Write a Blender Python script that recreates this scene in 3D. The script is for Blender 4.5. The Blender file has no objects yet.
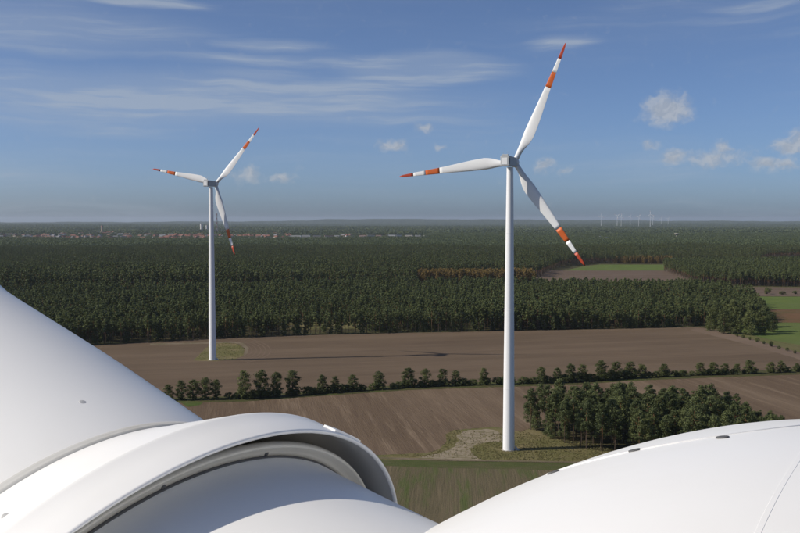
import bpy, math, random
import numpy as np
from math import sin, cos, radians, pi
from mathutils import Vector, Matrix

sc = bpy.context.scene
col = sc.collection
RNG = np.random.default_rng(7)
random.seed(7)

# ------------------------------------------------------------------ camera
CAM_H = 84.0
FPX, CX, CY, HZ = 1000.0, 400.0, 266.5, 220.0          # the photograph's lens in its own 800 px wide frame
PITCH = math.atan((CY - HZ) / FPX)
cam_d = bpy.data.cameras.new('camera')
cam_d.sensor_width = 36.0
cam_d.lens = 36.0 * FPX / 800.0
cam_d.clip_start = 0.1
cam_d.clip_end = 120000.0
cam = bpy.data.objects.new('camera', cam_d)
col.objects.link(cam)
cam.location = (0, 0, CAM_H)
cam.rotation_euler = (pi / 2 - PITCH, 0, 0)
sc.camera = cam

# ------------------------------------------------------------------ light
SUN_EL = radians(37.0)
SUN_AZ = math.atan2(-1.0, -0.16)                        # compass-like: atan2(x, y) of the direction towards the sun
sun_vec = Vector((cos(SUN_EL) * sin(SUN_AZ), cos(SUN_EL) * cos(SUN_AZ), sin(SUN_EL)))
sun_d = bpy.data.lights.new('sun', 'SUN')
sun_d.energy = 4.4
sun_d.angle = radians(0.53)
sun_d.color = (1.0, 0.92, 0.80)
sun = bpy.data.objects.new('sun', sun_d)
col.objects.link(sun)
sun.rotation_euler = sun_vec.to_track_quat('Z', 'Y').to_euler()
sun.location = (0, 0, 300)

sc.view_settings.view_transform = 'Standard'
sc.view_settings.look = 'None'
sc.view_settings.exposure = 0.0
sc.view_settings.gamma = 1.0
sc.render.engine = 'CYCLES'
sc.cycles.use_denoising = True
sc.cycles.max_bounces = 8
sc.cycles.diffuse_bounces = 3
sc.cycles.transparent_max_bounces = 8
sc.cycles.volume_bounces = 1


class NT:
    """small helper round a node tree"""
    def __init__(self, tree):
        self.t = tree
        tree.nodes.clear()

    def n(self, kind, **kw):
        nd = self.t.nodes.new(kind)
        for k, v in kw.items():
            setattr(nd, k, v)
        return nd

    def set(self, sock, v):
        if isinstance(v, bpy.types.NodeSocket):
            self.t.links.new(v, sock)
        else:
            sock.default_value = v

    def m(self, op, a, b=None, c=None, clamp=False):
        nd = self.n('ShaderNodeMath', operation=op, use_clamp=clamp)
        for i, v in enumerate((a, b, c)):
            if v is not None:
                self.set(nd.inputs[i], v)
        return nd.outputs[0]

    def vm(self, op, a, b=None):
        nd = self.n('ShaderNodeVectorMath', operation=op)
        self.set(nd.inputs[0], a)
        if b is not None:
            self.set(nd.inputs[1], b)
        return nd.outputs['Vector'] if op not in ('LENGTH', 'DOT_PRODUCT') else nd.outputs['Value']

    def noise(self, vec, scale, detail=4, rough=0.55, dist=0.0, out='Fac'):
        nd = self.n('ShaderNodeTexNoise')
        if vec is not None:
            self.set(nd.inputs['Vector'], vec)
        nd.inputs['Scale'].default_value = scale
        nd.inputs['Detail'].default_value = detail
        nd.inputs['Roughness'].default_value = rough
        nd.inputs['Distortion'].default_value = dist
        return nd.outputs[out]

    def map(self, vec, loc=(0, 0, 0), rot=(0, 0, 0), scale=(1, 1, 1), kind='POINT'):
        nd = self.n('ShaderNodeMapping', vector_type=kind)
        self.set(nd.inputs[0], vec)
        nd.inputs[1].default_value = loc
        nd.inputs[2].default_value = rot
        nd.inputs[3].default_value = scale
        return nd.outputs[0]

    def ramp(self, fac, lo, hi, a=0.0, b=1.0, smooth=True):
        nd = self.n('ShaderNodeMapRange', interpolation_type='SMOOTHSTEP' if smooth else 'LINEAR')
        self.set(nd.inputs[0], fac)
        for i, v in zip((1, 2, 3, 4), (lo, hi, a, b)):
            nd.inputs[i].default_value = v
        return nd.outputs[0]

    def mix(self, fac, a, b, mode='MIX'):
        nd = self.n('ShaderNodeMix', data_type='RGBA', blend_type=mode)
        self.set(nd.inputs[0], fac)
        for s, v in ((nd.inputs[6], a), (nd.inputs[7], b)):
            self.set(s, v if isinstance(v, bpy.types.NodeSocket) or len(v) == 4 else (*v, 1))
        return nd.outputs[2]

    def xyz(self, x, y, z):
        nd = self.n('ShaderNodeCombineXYZ')
        for i, v in enumerate((x, y, z)):
            self.set(nd.inputs[i], v)
        return nd.outputs[0]


# ------------------------------------------------------------------ world: sky with thin cirrus and a few small cumulus
world = bpy.data.worlds.new('World')
sc.world = world
world.use_nodes = True
world.cycles.sampling_method = 'NONE'
w = NT(world.node_tree)
sky = w.n('ShaderNodeTexSky', sky_type='NISHITA')
sky.sun_disc = False
sky.sun_elevation = SUN_EL
sky.sun_rotation = SUN_AZ
sky.altitude = 0
sky.air_density = 0.52
sky.dust_density = 1.15
sky.ozone_density = 6.0
SKY_STRENGTH = 0.110
tc = w.n('ShaderNodeTexCoord').outputs['Generated']
sep = w.n('ShaderNodeSeparateXYZ')
w.set(sep.inputs[0], tc)
sx, sy, sz = sep.outputs
az = w.m('ARCTAN2', sx, sy)                              # 0 straight ahead, + to the right
el = w.m('ARCSINE', sz)


def dirpx(px, py):
    """photo pixel -> (azimuth, elevation)"""
    v = Vector(((px - CX) / FPX, 1.0, -(py - CY) / FPX))
    y = v.y * cos(PITCH) + v.z * sin(PITCH)
    z = -v.y * sin(PITCH) + v.z * cos(PITCH)
    return math.atan2(v.x, y), math.atan2(z, math.hypot(v.x, y))


ae = w.xyz(az, el, 0.0)
# cirrus: fibrous noise, long in azimuth, gathered into wisps
warp = w.noise(w.map(ae, scale=(1, 1.6, 1)), 6.0, 3, 0.5, out='Color')
wv = w.vm('SCALE', w.vm('SUBTRACT', warp, (0.5, 0.5, 0.5)))
wv.node.inputs['Scale'].default_value = 0.03
aew = w.vm('ADD', ae, wv)
fib = w.noise(w.map(aew, rot=(0, 0, radians(-4)), scale=(4.0, 60, 1)), 1.0, 5, 0.62)
fib2 = w.noise(w.map(aew, loc=(3, 1, 0), rot=(0, 0, radians(9)), scale=(11, 80, 1)), 1.0, 3, 0.6)
big = w.noise(w.map(aew, loc=(0.35, 0.2, 0), scale=(3.2, 11, 1)), 1.0, 2, 0.5)
cir = w.m('MULTIPLY', w.ramp(fib, 0.42, 0.80), w.ramp(fib2, 0.25, 0.75, 0.45, 1.0))
veil = w.m('MULTIPLY', w.ramp(big, 0.36, 0.68), w.m('MULTIPLY_ADD', cir, 0.7, 0.10))


def blob(px, py, sxp, syp, ang=0.0, vec=None):
    """0..1 soft mask, centred on a direction"""
    a, e = dirpx(px, py)
    v = w.vm('SUBTRACT', vec if vec is not None else aew, (a, e, 0))
    v = w.map(v, rot=(0, 0, radians(ang)), scale=(FPX / sxp, FPX / syp, 0))
    return w.m('MAXIMUM', w.m('SUBTRACT', 1.0, w.vm('LENGTH', v)), 0.0)


wisps = None
for (px, py, a, b, ang, k) in [
        (30, 28, 220, 34, 4, .9), (150, 100, 420, 36, -2, 1.1), (60, 96, 180, 16, -5, .9), (290, 112, 150, 12, -6, .7), (250, 78, 90, 10, 6, .9),
        (262, 45, 85, 9, 6, .9), (425, 68, 110, 22, -8, 1.5), (350, 62, 60, 6, -12, .8), (400, 105, 110, 10, 4, .8), (560, 42, 45, 10, 4, .9),
        (150, 1, 75, 8, 2, 1.2), (760, 3, 60, 6, -4, .9), (330, 122, 200, 8, -3, .6), (120, 128, 220, 14, 2, .45), (230, 62, 140, 10, -3, .5)]:
    g = w.m('MULTIPLY', blob(px, py, a, b, ang), k)
    wisps = g if wisps is None else w.m('MAXIMUM', wisps, g)
wisp = w.m('MULTIPLY', w.ramp(wisps, 0.0, 0.8), w.m('MULTIPLY_ADD', cir, 1.15, 0.26))
cirrus = w.m('MINIMUM', w.m('ADD', wisp, w.m('MULTIPLY', veil, 0.62)), 0.62)

# cumulus: billowy noise inside small soft masks
cw = w.noise(w.map(ae, scale=(1, 1.3, 1)), 60.0, 2, 0.6, out='Color')
cwv = w.vm('SCALE', w.vm('SUBTRACT', cw, (0.5, 0.5, 0.5)))
cwv.node.inputs['Scale'].default_value = 0.017
aec = w.vm('ADD', ae, cwv)
cum = None
for (px, py, a, b, k) in [
        (667, 110, 30, 20, 1.15), (675, 108, 20, 18, .8), (674, 158, 15, 11, .95), (715, 158, 46, 13, .75), (722, 150, 14, 10, .8), (765, 164, 22, 9, .85),
        (785, 165, 16, 9, .8), (790, 146, 20, 12, 1.2), (812, 142, 30, 18, 1.2), (651, 144, 11, 7, .7), (545, 165, 14, 14, .8), (393, 146, 20, 8, .9),
        (423, 128, 14, 7, .8), (248, 175, 22, 12, .75), (283, 178, 16, 8, .75), (440, 146, 8, 6, .6), (565, 172, 9, 6, .6),
        (950, 150, 60, 22, 1.1), (-120, 150, 50, 14, .8)]:
    g = w.m('MULTIPLY', blob(px, py, a * 1.12, b * 1.12, 0, aec), k)
    cum = g if cum is None else w.m('MAXIMUM', cum, g)
bill = w.noise(aec, 85.0, 3, 0.6)
cden = w.ramp(w.m('MULTIPLY_ADD', w.m('SUBTRACT', bill, 0.5), 1.0, cum), 0.08, 0.85)
# the sunlit side of a billow is bright, its underside grey
billx = w.noise(w.vm('ADD', aec, (-0.004, 0.004, 0)), 85.0, 3, 0.6)
lit = w.ramp(w.m('SUBTRACT', bill, billx), -0.12, 0.12, 0.62, 1.0)
hs = w.n('ShaderNodeHueSaturation')
hs.inputs['Hue'].default_value = 0.5
hs.inputs['Saturation'].default_value = 0.96
hs.inputs['Value'].default_value = 1.0
w.set(hs.inputs['Color'], sky.outputs[0])
skyc = hs.outputs[0]
c1 = w.mix(cirrus, skyc, (3.6, 4.1, 4.8))
ccol = w.mix(lit, (2.1, 2.5, 3.2), (4.2, 4.4, 4.7))
c2 = w.mix(w.m('MULTIPLY', cden, 0.74), c1, ccol)
bg = w.n('ShaderNodeBackground')
bg.inputs['Strength'].default_value = SKY_STRENGTH
w.set(bg.inputs['Color'], c2)
wo = w.n('ShaderNodeOutputWorld')
w.set(wo.inputs['Surface'], bg.outputs[0])


# ------------------------------------------------------------------ geometry helpers
def gp(px, py, z=0.0):
    """ground point seen at a photo pixel"""
    v = Vector(((px - CX) / FPX, 1.0, -(py - CY) / FPX))
    y = v.y * cos(PITCH) + v.z * sin(PITCH)
    zz = -v.y * sin(PITCH) + v.z * cos(PITCH)
    k = (z - CAM_H) / zz
    return Vector((v.x * k, y * k, z))


def mesh_np(name, verts, faces, smooth=False):
    """faces: (n,k) int array, all with k corners, or a list of such arrays"""
    if not isinstance(faces, list):
        faces = [faces]
    faces = [np.asarray(f, np.int32) for f in faces if len(f)]
    me = bpy.data.meshes.new(name)
    verts = np.asarray(verts, np.float32)
    loops = np.concatenate([f.ravel() for f in faces])
    tot = np.concatenate([np.full(len(f), f.shape[1], np.int32) for f in faces])
    start = np.concatenate([[0], np.cumsum(tot)[:-1]]).astype(np.int32)
    me.vertices.add(len(verts))
    me.vertices.foreach_set('co', verts.ravel())
    me.loops.add(len(loops))
    me.loops.foreach_set('vertex_index', loops)
    me.polygons.add(len(tot))
    me.polygons.foreach_set('loop_start', start)
    me.polygons.foreach_set('loop_total', tot)
    me.polygons.foreach_set('use_smooth', np.full(len(tot), smooth, bool))
    me.update(calc_edges=True)
    me.validate()
    return me


def link(name, me, mat=None, parent=None, **props):
    o = bpy.data.objects.new(name, me)
    col.objects.link(o)
    if mat is not None and me is not None:
        if len(me.materials) == 0:
            me.materials.append(mat)
    if parent is not None:
        o.parent = parent
    for k, v in props.items():
        o[k] = v
    return o


def thing(name, label, cat, loc=(0, 0, 0), rz=0.0, group=None):
    o = bpy.data.objects.new(name, None)
    o.empty_display_size = 0.5
    col.objects.link(o)
    o.location = loc
    o.rotation_euler = (0, 0, rz)
    o['label'] = label
    o['category'] = cat
    if group:
        o['group'] = group
    return o


def grid_faces(nu, nv, wrap_v=True, off=0):
    """faces for nu rings of nv points"""
    i, j = np.meshgrid(np.arange(nu - 1), np.arange(nv if wrap_v else nv - 1), indexing='ij')
    j2 = (j + 1) % nv
    return (np.stack([i * nv + j, i * nv + j2, (i + 1) * nv + j2, (i + 1) * nv + j], -1).reshape(-1, 4)) + off


def lathe_pts(prof, n, O=(0, 0, 0), A=(0, 0, 1), U=(1, 0, 0)):
    A = np.array(A, float); U = np.array(U, float); V = np.cross(A, U)
    t = np.linspace(0, 2 * pi, n, endpoint=False)
    ring = np.cos(t)[:, None] * U + np.sin(t)[:, None] * V
    return np.concatenate([np.array(O) + A * h + r * ring for h, r in prof])


def lathe(name, prof, n, O=(0, 0, 0), A=(0, 0, 1), U=(1, 0, 0), smooth=True, flip=False):
    v = lathe_pts(prof, n, O, A, U)
    f = grid_faces(len(prof), n)
    if flip:
        f = f[:, ::-1]
    return mesh_np(name, v, f, smooth)


def box_arrays(x0, x1, y0, y1, z0, z1):
    v = np.array([(x, y, z) for z in (z0, z1) for y in (y0, y1) for x in (x0, x1)], float)
    f = np.array([(0, 2, 3, 1), (4, 5, 7, 6), (0, 1, 5, 4), (2, 6, 7, 3), (0, 4, 6, 2), (1, 3, 7, 5)])
    return v, f


def tube_arrays(pts, radii, n=6, off=0):
    pts = [Vector(p) for p in pts]
    vs = []
    for i, p in enumerate(pts):
        d = (pts[min(i + 1, len(pts) - 1)] - pts[max(i - 1, 0)]).normalized()
        u = d.cross(Vector((0.3, 0.9, 0.1))).normalized()
        vv = d.cross(u)
        for k in range(n):
            a = 2 * pi * k / n
            vs.append(p + (cos(a) * u + sin(a) * vv) * float(radii[i]))
    return np.array(vs), grid_faces(len(pts), n) + off


def bevel_mod(o, wd, seg=2):
    b = o.modifiers.new('bevel', 'BEVEL')
    b.width = wd
    b.segments = seg
    b.limit_method = 'ANGLE'
    return b


def join(parts):
    vs, fs, off = [], {}, 0
    for v, f in parts:
        vs.append(np.asarray(v, float))
        fs.setdefault(np.asarray(f).shape[1], []).append(np.asarray(f) + off)
        off += len(v)
    return np.concatenate(vs), [np.concatenate(x) for x in fs.values()]


# ------------------------------------------------------------------ materials
def new_mat(name):
    m = bpy.data.materials.new(name)
    m.use_nodes = True
    t = NT(m.node_tree)
    b = t.n('ShaderNodeBsdfPrincipled')
    o = t.n('ShaderNodeOutputMaterial')
    t.t.links.new(b.outputs[0], o.inputs['Surface'])
    return m, t, b


def paint(name, rgb, rough=0.4, spec=0.4, dirt=0.06, scale=1.5, coat=0.0):
    m, t, b = new_mat(name)
    pos = t.n('ShaderNodeTexCoord').outputs['Object']
    f = t.noise(pos, scale, 5, 0.6)
    streak = t.noise(t.map(pos, scale=(1, 1, 0.15)), scale * 2.2, 4, 0.6)
    k = t.m('MULTIPLY', t.ramp(f, 0.35, 0.75), t.ramp(streak, 0.3, 0.8))
    c = t.mix(t.m('MULTIPLY', k, dirt * 5), rgb, tuple(x * 0.78 * y for x, y in zip(rgb, (1, .97, .9))))
    t.set(b.inputs['Base Color'], c)
    t.set(b.inputs['Roughness'], t.m('MULTIPLY_ADD', f, 0.2, rough - 0.1))
    b.inputs['Specular IOR Level'].default_value = spec
    b.inputs['Coat Weight'].default_value = coat
    return m


MAT = {}
MAT['white'] = paint('turbine_white', (.78, .79, .79), .42, .4, .05, .12)
MAT['tower'] = paint('tower_white', (.80, .81, .82), .45, .4, .05, .1)
MAT['grey'] = paint('nacelle_grey', (.42, .44, .45), .5, .35, .08, .5)
MAT['dark'] = paint('dark_grille', (.05, .055, .06), .5, .3, .05, 2)
MAT['orange'] = paint('signal_orange', (.56, .115, .02), .45, .35, .06, .4)
MAT['red'] = paint('signal_red', (.42, .055, .02), .45, .35, .06, .4)
MAT['concrete'] = paint('concrete', (.30, .28, .24), .9, .2, .15, .8)
MAT['gel'] = paint('gelcoat_white', (.86, .855, .83), .36, .45, .10, .9)
MAT['gelring'] = paint('flange_cream', (.70, .67, .59), .45, .35, .12, 3.0)
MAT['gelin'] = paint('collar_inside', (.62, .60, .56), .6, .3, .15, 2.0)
MAT['rubber'] = paint('grey_seal', (.10, .10, .10), .6, .3, .1, 3.0)
MAT['seam_shade'] = paint('seam_shade_grey', (.50, .50, .48), .7, .2, .2, 4.0)  # grey painted in for the soft shade along the blade seam
MAT['spot'] = paint('metal_spot', (.52, .52, .51), .4, .4, .1, 10.)


def foliage(name, c1, c2, rough=0.7):
    m, t, b = new_mat(name)
    oi = t.n('ShaderNodeObjectInfo')
    geo = t.n('ShaderNodeNewGeometry')
    pos = t.n('ShaderNodeTexCoord').outputs['Object']
    patch = t.noise(pos, 0.7, 2, 0.5)
    f = t.m('ADD', t.m('MULTIPLY', oi.outputs['Random'], 0.55), t.m('MULTIPLY', patch, 0.5))
    isl = t.m('MULTIPLY', geo.outputs['Random Per Island'], 0.35)
    c = t.mix(t.m('ADD', t.m('SUBTRACT', f, 0.1), isl, clamp=True), c1, c2)
    t.set(b.inputs['Base Color'], c)
    b.inputs['Roughness'].default_value = rough
    b.inputs['Specular IOR Level'].default_value = 0.25
    tr = t.n('ShaderNodeBsdfTranslucent')
    t.set(tr.inputs['Color'], c)
    mx = t.n('ShaderNodeMixShader')
    mx.inputs[0].default_value = 0.22
    t.t.links.new(b.outputs[0], mx.inputs[1])
    t.t.links.new(tr.outputs[0], mx.inputs[2])
    out = [n for n in t.t.nodes if n.type == 'OUTPUT_MATERIAL'][0]
    t.t.links.new(mx.outputs[0], out.inputs['Surface'])
    return m


MAT['pine'] = foliage('pine_needles', (.036, .052, .020), (.140, .162, .060))
MAT['wood'] = foliage('forest_needles', (.044, .061, .022), (.158, .186, .066))
MAT['leaf'] = foliage('broad_leaves', (.042, .058, .020), (.138, .156, .052))
MAT['autumn'] = foliage('autumn_leaves', (.12, .095, .030), (.28, .19, .055))
MAT['canopy'] = foliage('far_canopy', (.038, .056, .022), (.115, .142, .055))


def bark():
    m, t, b = new_mat('bark')
    pos = t.n('ShaderNodeTexCoord').outputs['Object']
    s = t.n('ShaderNodeSeparateXYZ')
    t.set(s.inputs[0], pos)
    f = t.noise(t.map(pos, scale=(6, 6, 1.2)), 1.5, 4)
    up = t.ramp(s.outputs[2], 3.0, 10.0)
    c = t.mix(up, (.10, .075, .055), (.30, .155, .075))
    c = t.mix(t.ramp(f, .3, .75), t.mix(0.5, c, (.04, .03, .025)), c)
    t.set(b.inputs['Base Color'], c)
    b.inputs['Roughness'].default_value = .9
    b.inputs['Specular IOR Level'].default_value = .1
    return m


MAT['bark'] = bark()


def soil(name, base, light, dark, furrow_deg, furrow_m=4.0, line=0.5, green=None):
    """bare or cropped ground: patches, tractor lines along one heading, clods"""
    m, t, b = new_mat(name)
    pos = t.n('ShaderNodeNewGeometry').outputs['Position']
    rp = t.map(pos, rot=(0, 0, radians(furrow_deg)))
    wob = t.noise(pos, 0.02, 2, .5)
    sx_ = t.n('ShaderNodeSeparateXYZ')
    t.set(sx_.inputs[0], rp)
    along = t.noise(t.map(rp, scale=(1.0 / furrow_m, 0.012, 1)), 1.0, 4, .65)
    fine = t.noise(t.map(rp, scale=(1.6, 0.05, 1)), 1.0, 3, .6)
    patch = t.noise(pos, 0.012, 5, .6)
    clod = t.noise(pos, 1.3, 5, .7)
    wide = t.noise(t.map(rp, loc=(40, 3, 0), scale=(0.035, 0.003, 1)), 1.0, 2, .5)
    c = t.mix(t.ramp(patch, .3, .7), base, tuple(x * .86 for x in base))
    c = t.mix(t.m('MULTIPLY', t.ramp(along, .50, .78), line), c, light)
    c = t.mix(t.m('MULTIPLY', t.ramp(along, .46, .22), line), c, dark)
    c = t.mix(t.m('MULTIPLY', t.ramp(wide, .42, .66), .5), c, light)
    c = t.mix(t.m('MULTIPLY', t.ramp(fine, .40, .62), .30), c, dark)
    c = t.mix(t.m('MULTIPLY', t.ramp(clod, .45, .75), .40), c, light)
    c = t.mix(t.m('MULTIPLY', t.ramp(clod, .50, .28), .45), c, dark)
    if green:
        gm = t.noise(t.map(rp, loc=(5, 1, 0), scale=(0.16, 0.02, 1)), 1.0, 5, .7)
        c = t.mix(t.m('MULTIPLY', t.ramp(gm, .46, .68), .75), c, green)
    t.set(b.inputs['Base Color'], c)
    b.inputs['Roughness'].default_value = .95
    b.inputs['Specular IOR Level'].default_value = .08
    bp = t.n('ShaderNodeBump')
    bp.inputs['Strength'].default_value = .7
    bp.inputs['Distance'].default_value = .35
    t.set(bp.inputs['Height'], t.m('ADD', clod, t.m('MULTIPLY', fine, .8)))
    t.t.links.new(bp.outputs[0], b.inputs['Normal'])
    return m


def grass(name, c1, c2, c3, scale=.25, deg=0.0, stretch=1.0):
    m, t, b = new_mat(name)
    pos = t.n('ShaderNodeNewGeometry').outputs['Position']
    rp = t.map(pos, rot=(0, 0, radians(deg)), scale=(1, stretch, 1))
    a = t.noise(rp, scale, 6, .65)
    d = t.noise(pos, 2.4, 4, .7)
    p = t.noise(rp, scale * .2, 3, .5)
    c = t.mix(t.ramp(a, .3, .7), c1, c2)
    c = t.mix(t.m('MULTIPLY', t.ramp(p, .42, .68), .8), c, c3)
    c = t.mix(t.m('MULTIPLY', t.ramp(d, .5, .3), .5), c, tuple(x * .5 for x in c1))
    t.set(b.inputs['Base Color'], c)
    b.inputs['Roughness'].default_value = .95
    b.inputs['Specular IOR Level'].default_value = .08
    bp = t.n('ShaderNodeBump')
    bp.inputs['Strength'].default_value = .8
    bp.inputs['Distance'].default_value = .4
    t.set(bp.inputs['Height'], d)
    t.t.links.new(bp.outputs[0], b.inputs['Normal'])
    return m


MAT['soil_up'] = soil('ploughed_soil', (.130, .094, .062), (.172, .127, .087), (.078, .054, .040), 75, 6.0, .75)
MAT['soil_low'] = soil('harrowed_soil', (.130, .092, .060), (.225, .168, .116), (.080, .054, .039), -9, 4.6, 1.0)
MAT['soil_far'] = soil('far_soil', (.13, .094, .070), (.165, .125, .094), (.095, .068, .05), 75, 6, .4)
MAT['soil_tan'] = soil('pale_soil', (.165, .120, .088), (.20, .15, .11), (.12, .086, .062), 118, 3, .6)
MAT['crop'] = soil('young_crop_soil', (.118, .098, .058), (.165, .132, .084), (.065, .060, .034), 3, 2.4, .7, green=(.066, .096, .024))
MAT['headland'] = grass('headland_green', (.060, .078, .025), (.090, .100, .036), (.105, .092, .050), .3, 0, 2.5)
MAT['grass'] = grass('rough_grass', (.112, .112, .040), (.155, .138, .060), (.205, .165, .090), .25)
MAT['meadow'] = grass('meadow_green', (.085, .125, .030), (.120, .155, .040), (.110, .135, .045), .04)
MAT['olive'] = grass('stubble_olive', (.100, .105, .038), (.130, .125, .050), (.140, .120, .060), .06)
MAT['scrub'] = grass('dry_scrub', (.13, .075, .040), (.16, .095, .050), (.10, .080, .035), .12)
MAT['floor'] = grass('woodland_floor', (.050, .048, .022), (.075, .062, .030), (.085, .090, .035), .05)
MAT['verge'] = grass('hedge_verge', (.055, .060, .022), (.090, .078, .036), (.075, .090, .028), .3)
MAT['verge_green'] = grass('verge_green', (.060, .090, .022), (.085, .115, .030), (.09, .09, .035), .3)
MAT['pad'] = grass('gravel_pad', (.225, .185, .130), (.330, .280, .208), (.165, .145, .080), .9, 25, 2.2)
MAT['track'] = grass('sand_track', (.165, .130, .090), (.210, .170, .120), (.120, .105, .058), .3)

# ------------------------------------------------------------------ ground and far terrain
HILL_PX = [(-1500, 224), (-400, 223.4), (0, 222.6), (150, 222.2), (310, 221.2), (326, 219.4), (470, 219.6), (640, 221.0), (800, 221.6), (1200, 222.5), (2200, 224)]


def terrain():
    """one sheet, flat near the camera, with low wooded swells far off"""
    ds = np.concatenate([[-3000, -200, 150], np.geomspace(300, 9000, 30), np.linspace(10000, 34000, 50)])
    us = np.linspace(-1.6, 1.6, 161)
    V = []
    for d in ds:
        for u in us:
            dd = max(d, 1500)
            x = u * max(dd, 2500)
            z = 0.0
            if d > 7000:
                k = min(1, (d - 7000) / 6000)
                z = k * (7 * sin(x / 2100 + d / 3300) + 6 * sin(x / 900 - d / 1500 + 2) - 8)
                # long ridge on the skyline
                px = 400 + 1000 * x / d
                py = np.interp(px, [p[0] for p in HILL_PX], [p[1] for p in HILL_PX])
                py += .22 * sin(px / 17.0) + .15 * sin(px / 6.1)
                top = CAM_H - (py - HZ) * 24000 / 1000
                g = math.exp(-((d - 24000) / 2600) ** 2)
                z = z * (1 - g) + g * (top - 14)
                if d > 24000:
                    z -= (d - 24000) / 10000 * 30
            V.append((x, d, z))
    me = mesh_np('ground', np.array(V), grid_faces(len(ds), len(us), False)[:, ::-1], True)
    return link('ground', me, MAT['floor'], kind='structure')


terrain()


def sheet(name, pxs, mat, z=0.03, label=None, wob=0.0):
    """a flat polygon laid on the ground, corners given by photo pixels, edges slightly uneven"""
    pts = [gp(*p) for p in pxs]
    if wob:
        out = []
        for i, p in enumerate(pts):
            q = pts[(i + 1) % len(pts)]
            n = max(1, int((q - p).length / (wob * 3)))
            for k in range(n):
                c = p.lerp(q, k / n)
                if k:
                    c = c + Vector((random.uniform(-wob, wob), random.uniform(-wob, wob), 0))
                out.append(c)
        pts = out
    import bmesh
    bm = bmesh.new()
    f = bm.faces.new([bm.verts.new((p.x, p.y, z)) for p in pts])
    bm.normal_update()
    if f.normal.z < 0:
        f.normal_flip()
    bmesh.ops.triangulate(bm, faces=[f])
    me = bpy.data.meshes.new(name)
    bm.to_mesh(me)
    bm.free()
    return link(name, me, mat, kind='structure')


# hedge base line between the two big fields, as photo pixels
HEDGE = [(-250, 410), (90, 402), (165, 400), (244, 398.5), (322, 393), (408, 387), (484, 384.5), (570, 382), (630, 378), (700, 375), (800, 371.5), (900, 367.5)]


def hedge_y(px):
    return float(np.interp(px, [h[0] for h in HEDGE], [h[1] for h in HEDGE]))


FRONT = [(-150, 357), (-60, 353), (95, 345), (205, 339), (300, 335.5), (400, 333), (560, 330), (640, 328.5), (697, 327)]
sheet('field', FRONT[1:] + [(712, 329), (760, 341), (800, 352.5), (900, 378)] + [(p[0], p[1] - 2.5) for p in HEDGE[::-1]] + [(-250, 362), (-150, 357)], MAT['soil_up'], .03, wob=.5)
sheet('field', [(p[0], p[1] + 3.0) for p in HEDGE] + [(960, 440), (860, 436), (800, 426), (770, 419), (735, 414), (640, 417), (540, 424), (521, 432), (495, 427), (455, 430), (446, 434), (447, 441), (440, 449), (427, 453), (380, 455), (200, 457), (-300, 452)], MAT['soil_low'], .03, wob=.5)
sheet('verge', [(p[0], p[1] - 2.5) for p in HEDGE] + [(p[0], p[1] + 3.0) for p in HEDGE[::-1]], MAT['verge'], .05, wob=.4)
sheet('grass_patch', [(180, 402), (190, 400.5), (203, 402.5), (200, 405), (188, 407)], MAT['verge_green'], .07, wob=.4)
# turbine clearing and crane pad
sheet('grass_clearing', [(360, 459), (380, 455), (427, 453), (440, 449), (447, 441), (446, 434), (455, 430), (495, 427), (521, 432), (533, 427), (560, 441), (585, 449), (640, 455), (720, 459), (720, 466), (560, 462), (450, 460.5)], MAT['grass'], .045, wob=.5)
sheet('gravel_pad', [(418, 457.6), (440, 453.5), (452, 448), (458, 442), (457, 435), (468, 430), (486, 429), (498, 431), (503, 437), (503, 441.5), (484, 443), (473, 446), (470, 450), (473, 455), (482, 459.5), (450, 459.3)], MAT['pad'], .06, wob=.7)
sheet('track', [(380, 457.2), (450, 459.2), (560, 461.2), (640, 463), (640, 464.5), (560, 462.6), (450, 460.8), (380, 458.6)], MAT['track'], .07, wob=.15)
sheet('headland', [(-300, 452.5), (200, 457.2), (300, 458.2), (380, 459), (450, 461), (560, 463), (640, 465), (640, 472), (560, 470), (450, 468), (300, 463), (-300, 459)], MAT['headland'], .04, wob=.3)
sheet('crop_field', [(-300, 459), (300, 463), (450, 468), (560, 470), (640, 472), (720, 520), (640, 600), (300, 600), (-300, 600)], MAT['crop'], .03, wob=.3)
sheet('field_strip', [(697, 328), (712, 329.5), (760, 341.5), (800, 353), (900, 378.5), (900, 384), (800, 359.5), (750, 345), (690, 330)], MAT['soil_tan'], .04, wob=.5)
# grass island of the other turbine
sheet('grass_patch', [(193, 360.5), (202, 352), (210, 344), (222, 342.6), (238, 344), (245, 349), (243, 356), (234, 359.5), (215, 361.2)], MAT['grass'], .05, wob=.4)
sheet('track', [(150, 343.5), (205, 342.4), (232, 341.4), (243, 343), (249, 348), (247, 354), (243.6, 356), (245.5, 349), (240, 344.3), (230, 342.8), (205, 343.8), (150, 345)], MAT['track'], .06, wob=.2)
for k in range(5):                                          # tractor arcs round the island
    off = 4.0 + k * 4.2
    arc = []
    for a in np.linspace(radians(75), radians(-60), 16):
        arc.append((223 + (24 + off * 1.1) * cos(a), 350.5 - (8.5 + off * .25) * sin(a)))
    sheet('wheel_track', arc + [(223 + (x - 223) * 1.025, 350.5 + (y - 350.5) * 1.02) for x, y in arc[::-1]], MAT['soil_tan'], .045)
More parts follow.
